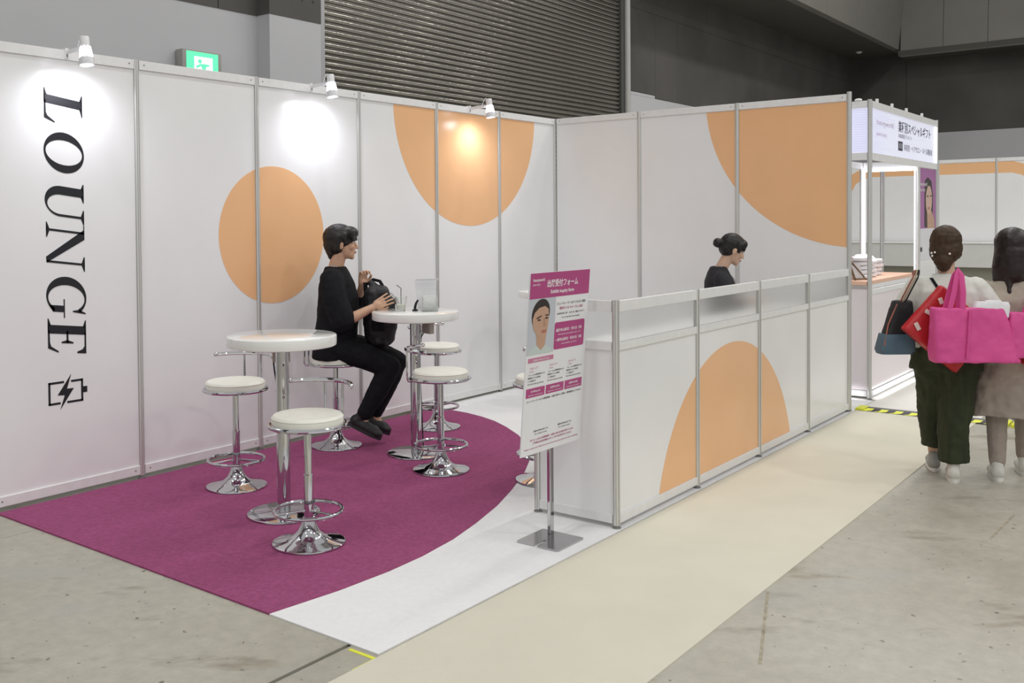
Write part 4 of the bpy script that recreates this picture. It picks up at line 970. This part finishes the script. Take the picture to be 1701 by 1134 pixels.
s_ = MB(); s_.loft([((.0, 0, .62), .15, .20), ((.0, 0, .80), .145, .195), ((-.01, 0, .98), .135, .195), ((-.01, 0, 1.12), .122, .205), ((-.002, 0, 1.22), .085, .155), ((.004, 0, 1.265), .062, .072)], 32)
s_.chain([(0, -.16, 1.18), (-.015, -.225, 1.04), (-.02, -.235, .94), (.09, -.205, .80)], [.072, .074, .068, .05]); s_.chain([(0, .16, 1.18), (-.01, .225, 1.04), (-.015, .235, .95), (.05, .195, .79)], [.072, .074, .068, .05])
baked('jacket', s_, BEI, w2, .008, 5, .02, .08)
sk = MB(); sk.loft([((0, 0, .80), .13, .18), ((.01, .02, .62), .165, .225), ((.02, .04, .46), .175, .245), ((.02, .05, .40), .18, .25)], 32); baked('skirt', sk, mat('skirt_taupe', (.36, .31, .265), .85, noise=.08, nscale=10), w2, .009, 4, .035, .1)
tr = MB(); tr.chain([(0, .08, .60), (-.01, .085, .42), (-.048, .085, .11)], [.08, .066, .048]); tr.chain([(0, -.08, .60), (.10, -.085, .44), (.155, -.085, .13)], [.08, .066, .048]); baked('leggings', tr, mat('legging_taupe', (.34, .29, .25), .8, noise=.08, nscale=20), w2, .007, 4, .006, .04)
shoe(w2, (-.13, .085, .006), (.12, .09, .006), (0, 0, 1), WSH, WSO, .046, .09); shoe(w2, (.08, -.085, .006), (.33, -.085, .012), (0, 0, 1), WSH, WSO, .046, .09)

# --- bags (local x = to the viewer's right, y = away, z up)
RZ = math.atan2(RV.y, RV.x)
def tote(name, label, loc, rz, w0, w1_, h, d0, d1, m, skew=0, tilt=0, cat='bag', noise=.02, top_cut=True):
    t = thing(name, label, cat, loc, rz)
    mb = MB(); secs = []
    for k in range(7):
        f = k/6; secs.append(((skew*f, 0, h*f), (w0+(w1_-w0)*f)/2, (d0+(d1-d0)*f)/2))
    mb.loft(secs, 40, p=6)
    if tilt: mb.xf(Matrix.Rotation(tilt, 4, 'Y'))
    baked('bag_body', mb, m, t, .009, 4, noise, .11); return t
PINK = mat('bag_pink', (.66, .075, .285), .5, noise=.05, nscale=5); RED = mat('bag_red', (.50, .022, .03), .35, noise=.08, nscale=5)

pk = tote('tote_bag', 'large bright pink tote bag slung behind the woman in white', (-2.045, -4.283, .776), RZ, .51, .43, .325, .17, .07, PINK, -.045)
for dy in (-.03, .03):
    MB().tube([(-.165, dy, .30), (-.135, dy*.9, .42), (-.112, dy*.5, .52), (-.098, 0, .553), (-.085, dy*.5, .52), (-.080, dy*.9, .42), (-.085, dy, .30)], [(.004, .017)]*7, 8).build('handle', PINK, pk)
MB().tube([(-.09, -.088, .03), (-.07, -.070, .18), (-.05, -.045, .31)], .006, 6).build('seam', PINK, pk)
for i, (x, z, sx) in enumerate(((.03, .318, .05), (.10, .325, .06), (.155, .315, .045))):
    o = MB().loft([((x, 0, z-.05), sx, .03), ((x+.01, .0, z+.02), sx*.95, .03), ((x+.015, .0, z+.042), sx*.7, .02)], 14, p=4).build('wrapped_parcel', PK[0], pk)
    release(o, ('left white wrapped parcel sticking out of the large pink tote', 'tallest middle white wrapped parcel in the large pink tote', 'right white wrapped parcel at the end of the large pink tote')[i], 'parcel', 'wrapped parcels in the pink tote')
rb = tote('paper_bag', 'red glossy carrier bag tilted behind the pink tote of the woman in white', (-2.075, -4.035, .825), RZ, .43, .41, .36, .09, .07, RED, 0, .70, noise=.008)
WPT = mat('print_cream', (.74, .66, .60), .5)
for (x, z, a, l) in ((-.20, .06, .4, .05), (-.195, .17, -.2, .06), (-.19, .27, .5, .04), (.02, .03, 0, .03)):
    m_ = MB().box(-l/2, -.054, -.012, l/2, -.049, .014, .002); m_.xf(Matrix.Rotation(.70, 4, 'Y') @ Matrix.Translation((x+.03, 0, z)) @ Matrix.Rotation(a, 4, 'Y')); m_.build('white_print', WPT, rb, smooth=False)
dt = tote('shoulder_bag', 'black and blue shoulder bag hanging at the left of the woman in white', (-2.045, -3.835, .795), RZ, .215, .12, .33, .12, .06, mat('bag_black', (.014, .014, .017), .6, noise=.15), .045)
MB().loft([((0, 0, -.006), .105, .056), ((.0, 0, .02), .113, .068), ((.012, 0, .12), .100, .060)], 32, p=5).build('bag_base', mat('bag_blue', (.085, .145, .20), .6, noise=.1), dt)
STR = [mat('strap_rust', (.32, .12, .08), .7), mat('strap_sand', (.45, .36, .24), .7), mat('strap_black', (.015, .015, .016), .7)]
for k, m_ in enumerate(STR):
    d = .016*(k-1)
    MB().tube([(.035+d, -.02, .31), (.065+d, -.05, .40), (.105+d, -.05, .475), (.135+d*.8, -.01, .515), (.15+d*.6, .06, .49)], [(.010, .004)]*5, 8).build('strap', m_, dt)
MB().tube([(-.09, -.055, .05), (-.06, -.04, .18), (.0, -.03, .31)], .005, 6).build('piping', STR[0], dt)
p2 = tote('tote_bag', 'second pink tote bag carried by the woman in beige at the right edge', (-1.79, -4.59, .80), RZ, .47, .42, .27, .17, .08, PINK, .02)
for dy in (-.03, .03):
    MB().tube([(-.08, dy, .25), (-.04, dy*.8, .38), (0, dy*.3, .46), (.04, dy*.8, .38), (.08, dy, .25)], [(.004, .016)]*5, 8).build('handle', PINK, p2)
r2 = tote('paper_bag', 'red carrier bag under the second pink tote at the right edge', (-1.70, -4.60, .70), RZ, .30, .30, .30, .10, .08, RED, 0, .35, noise=.008)
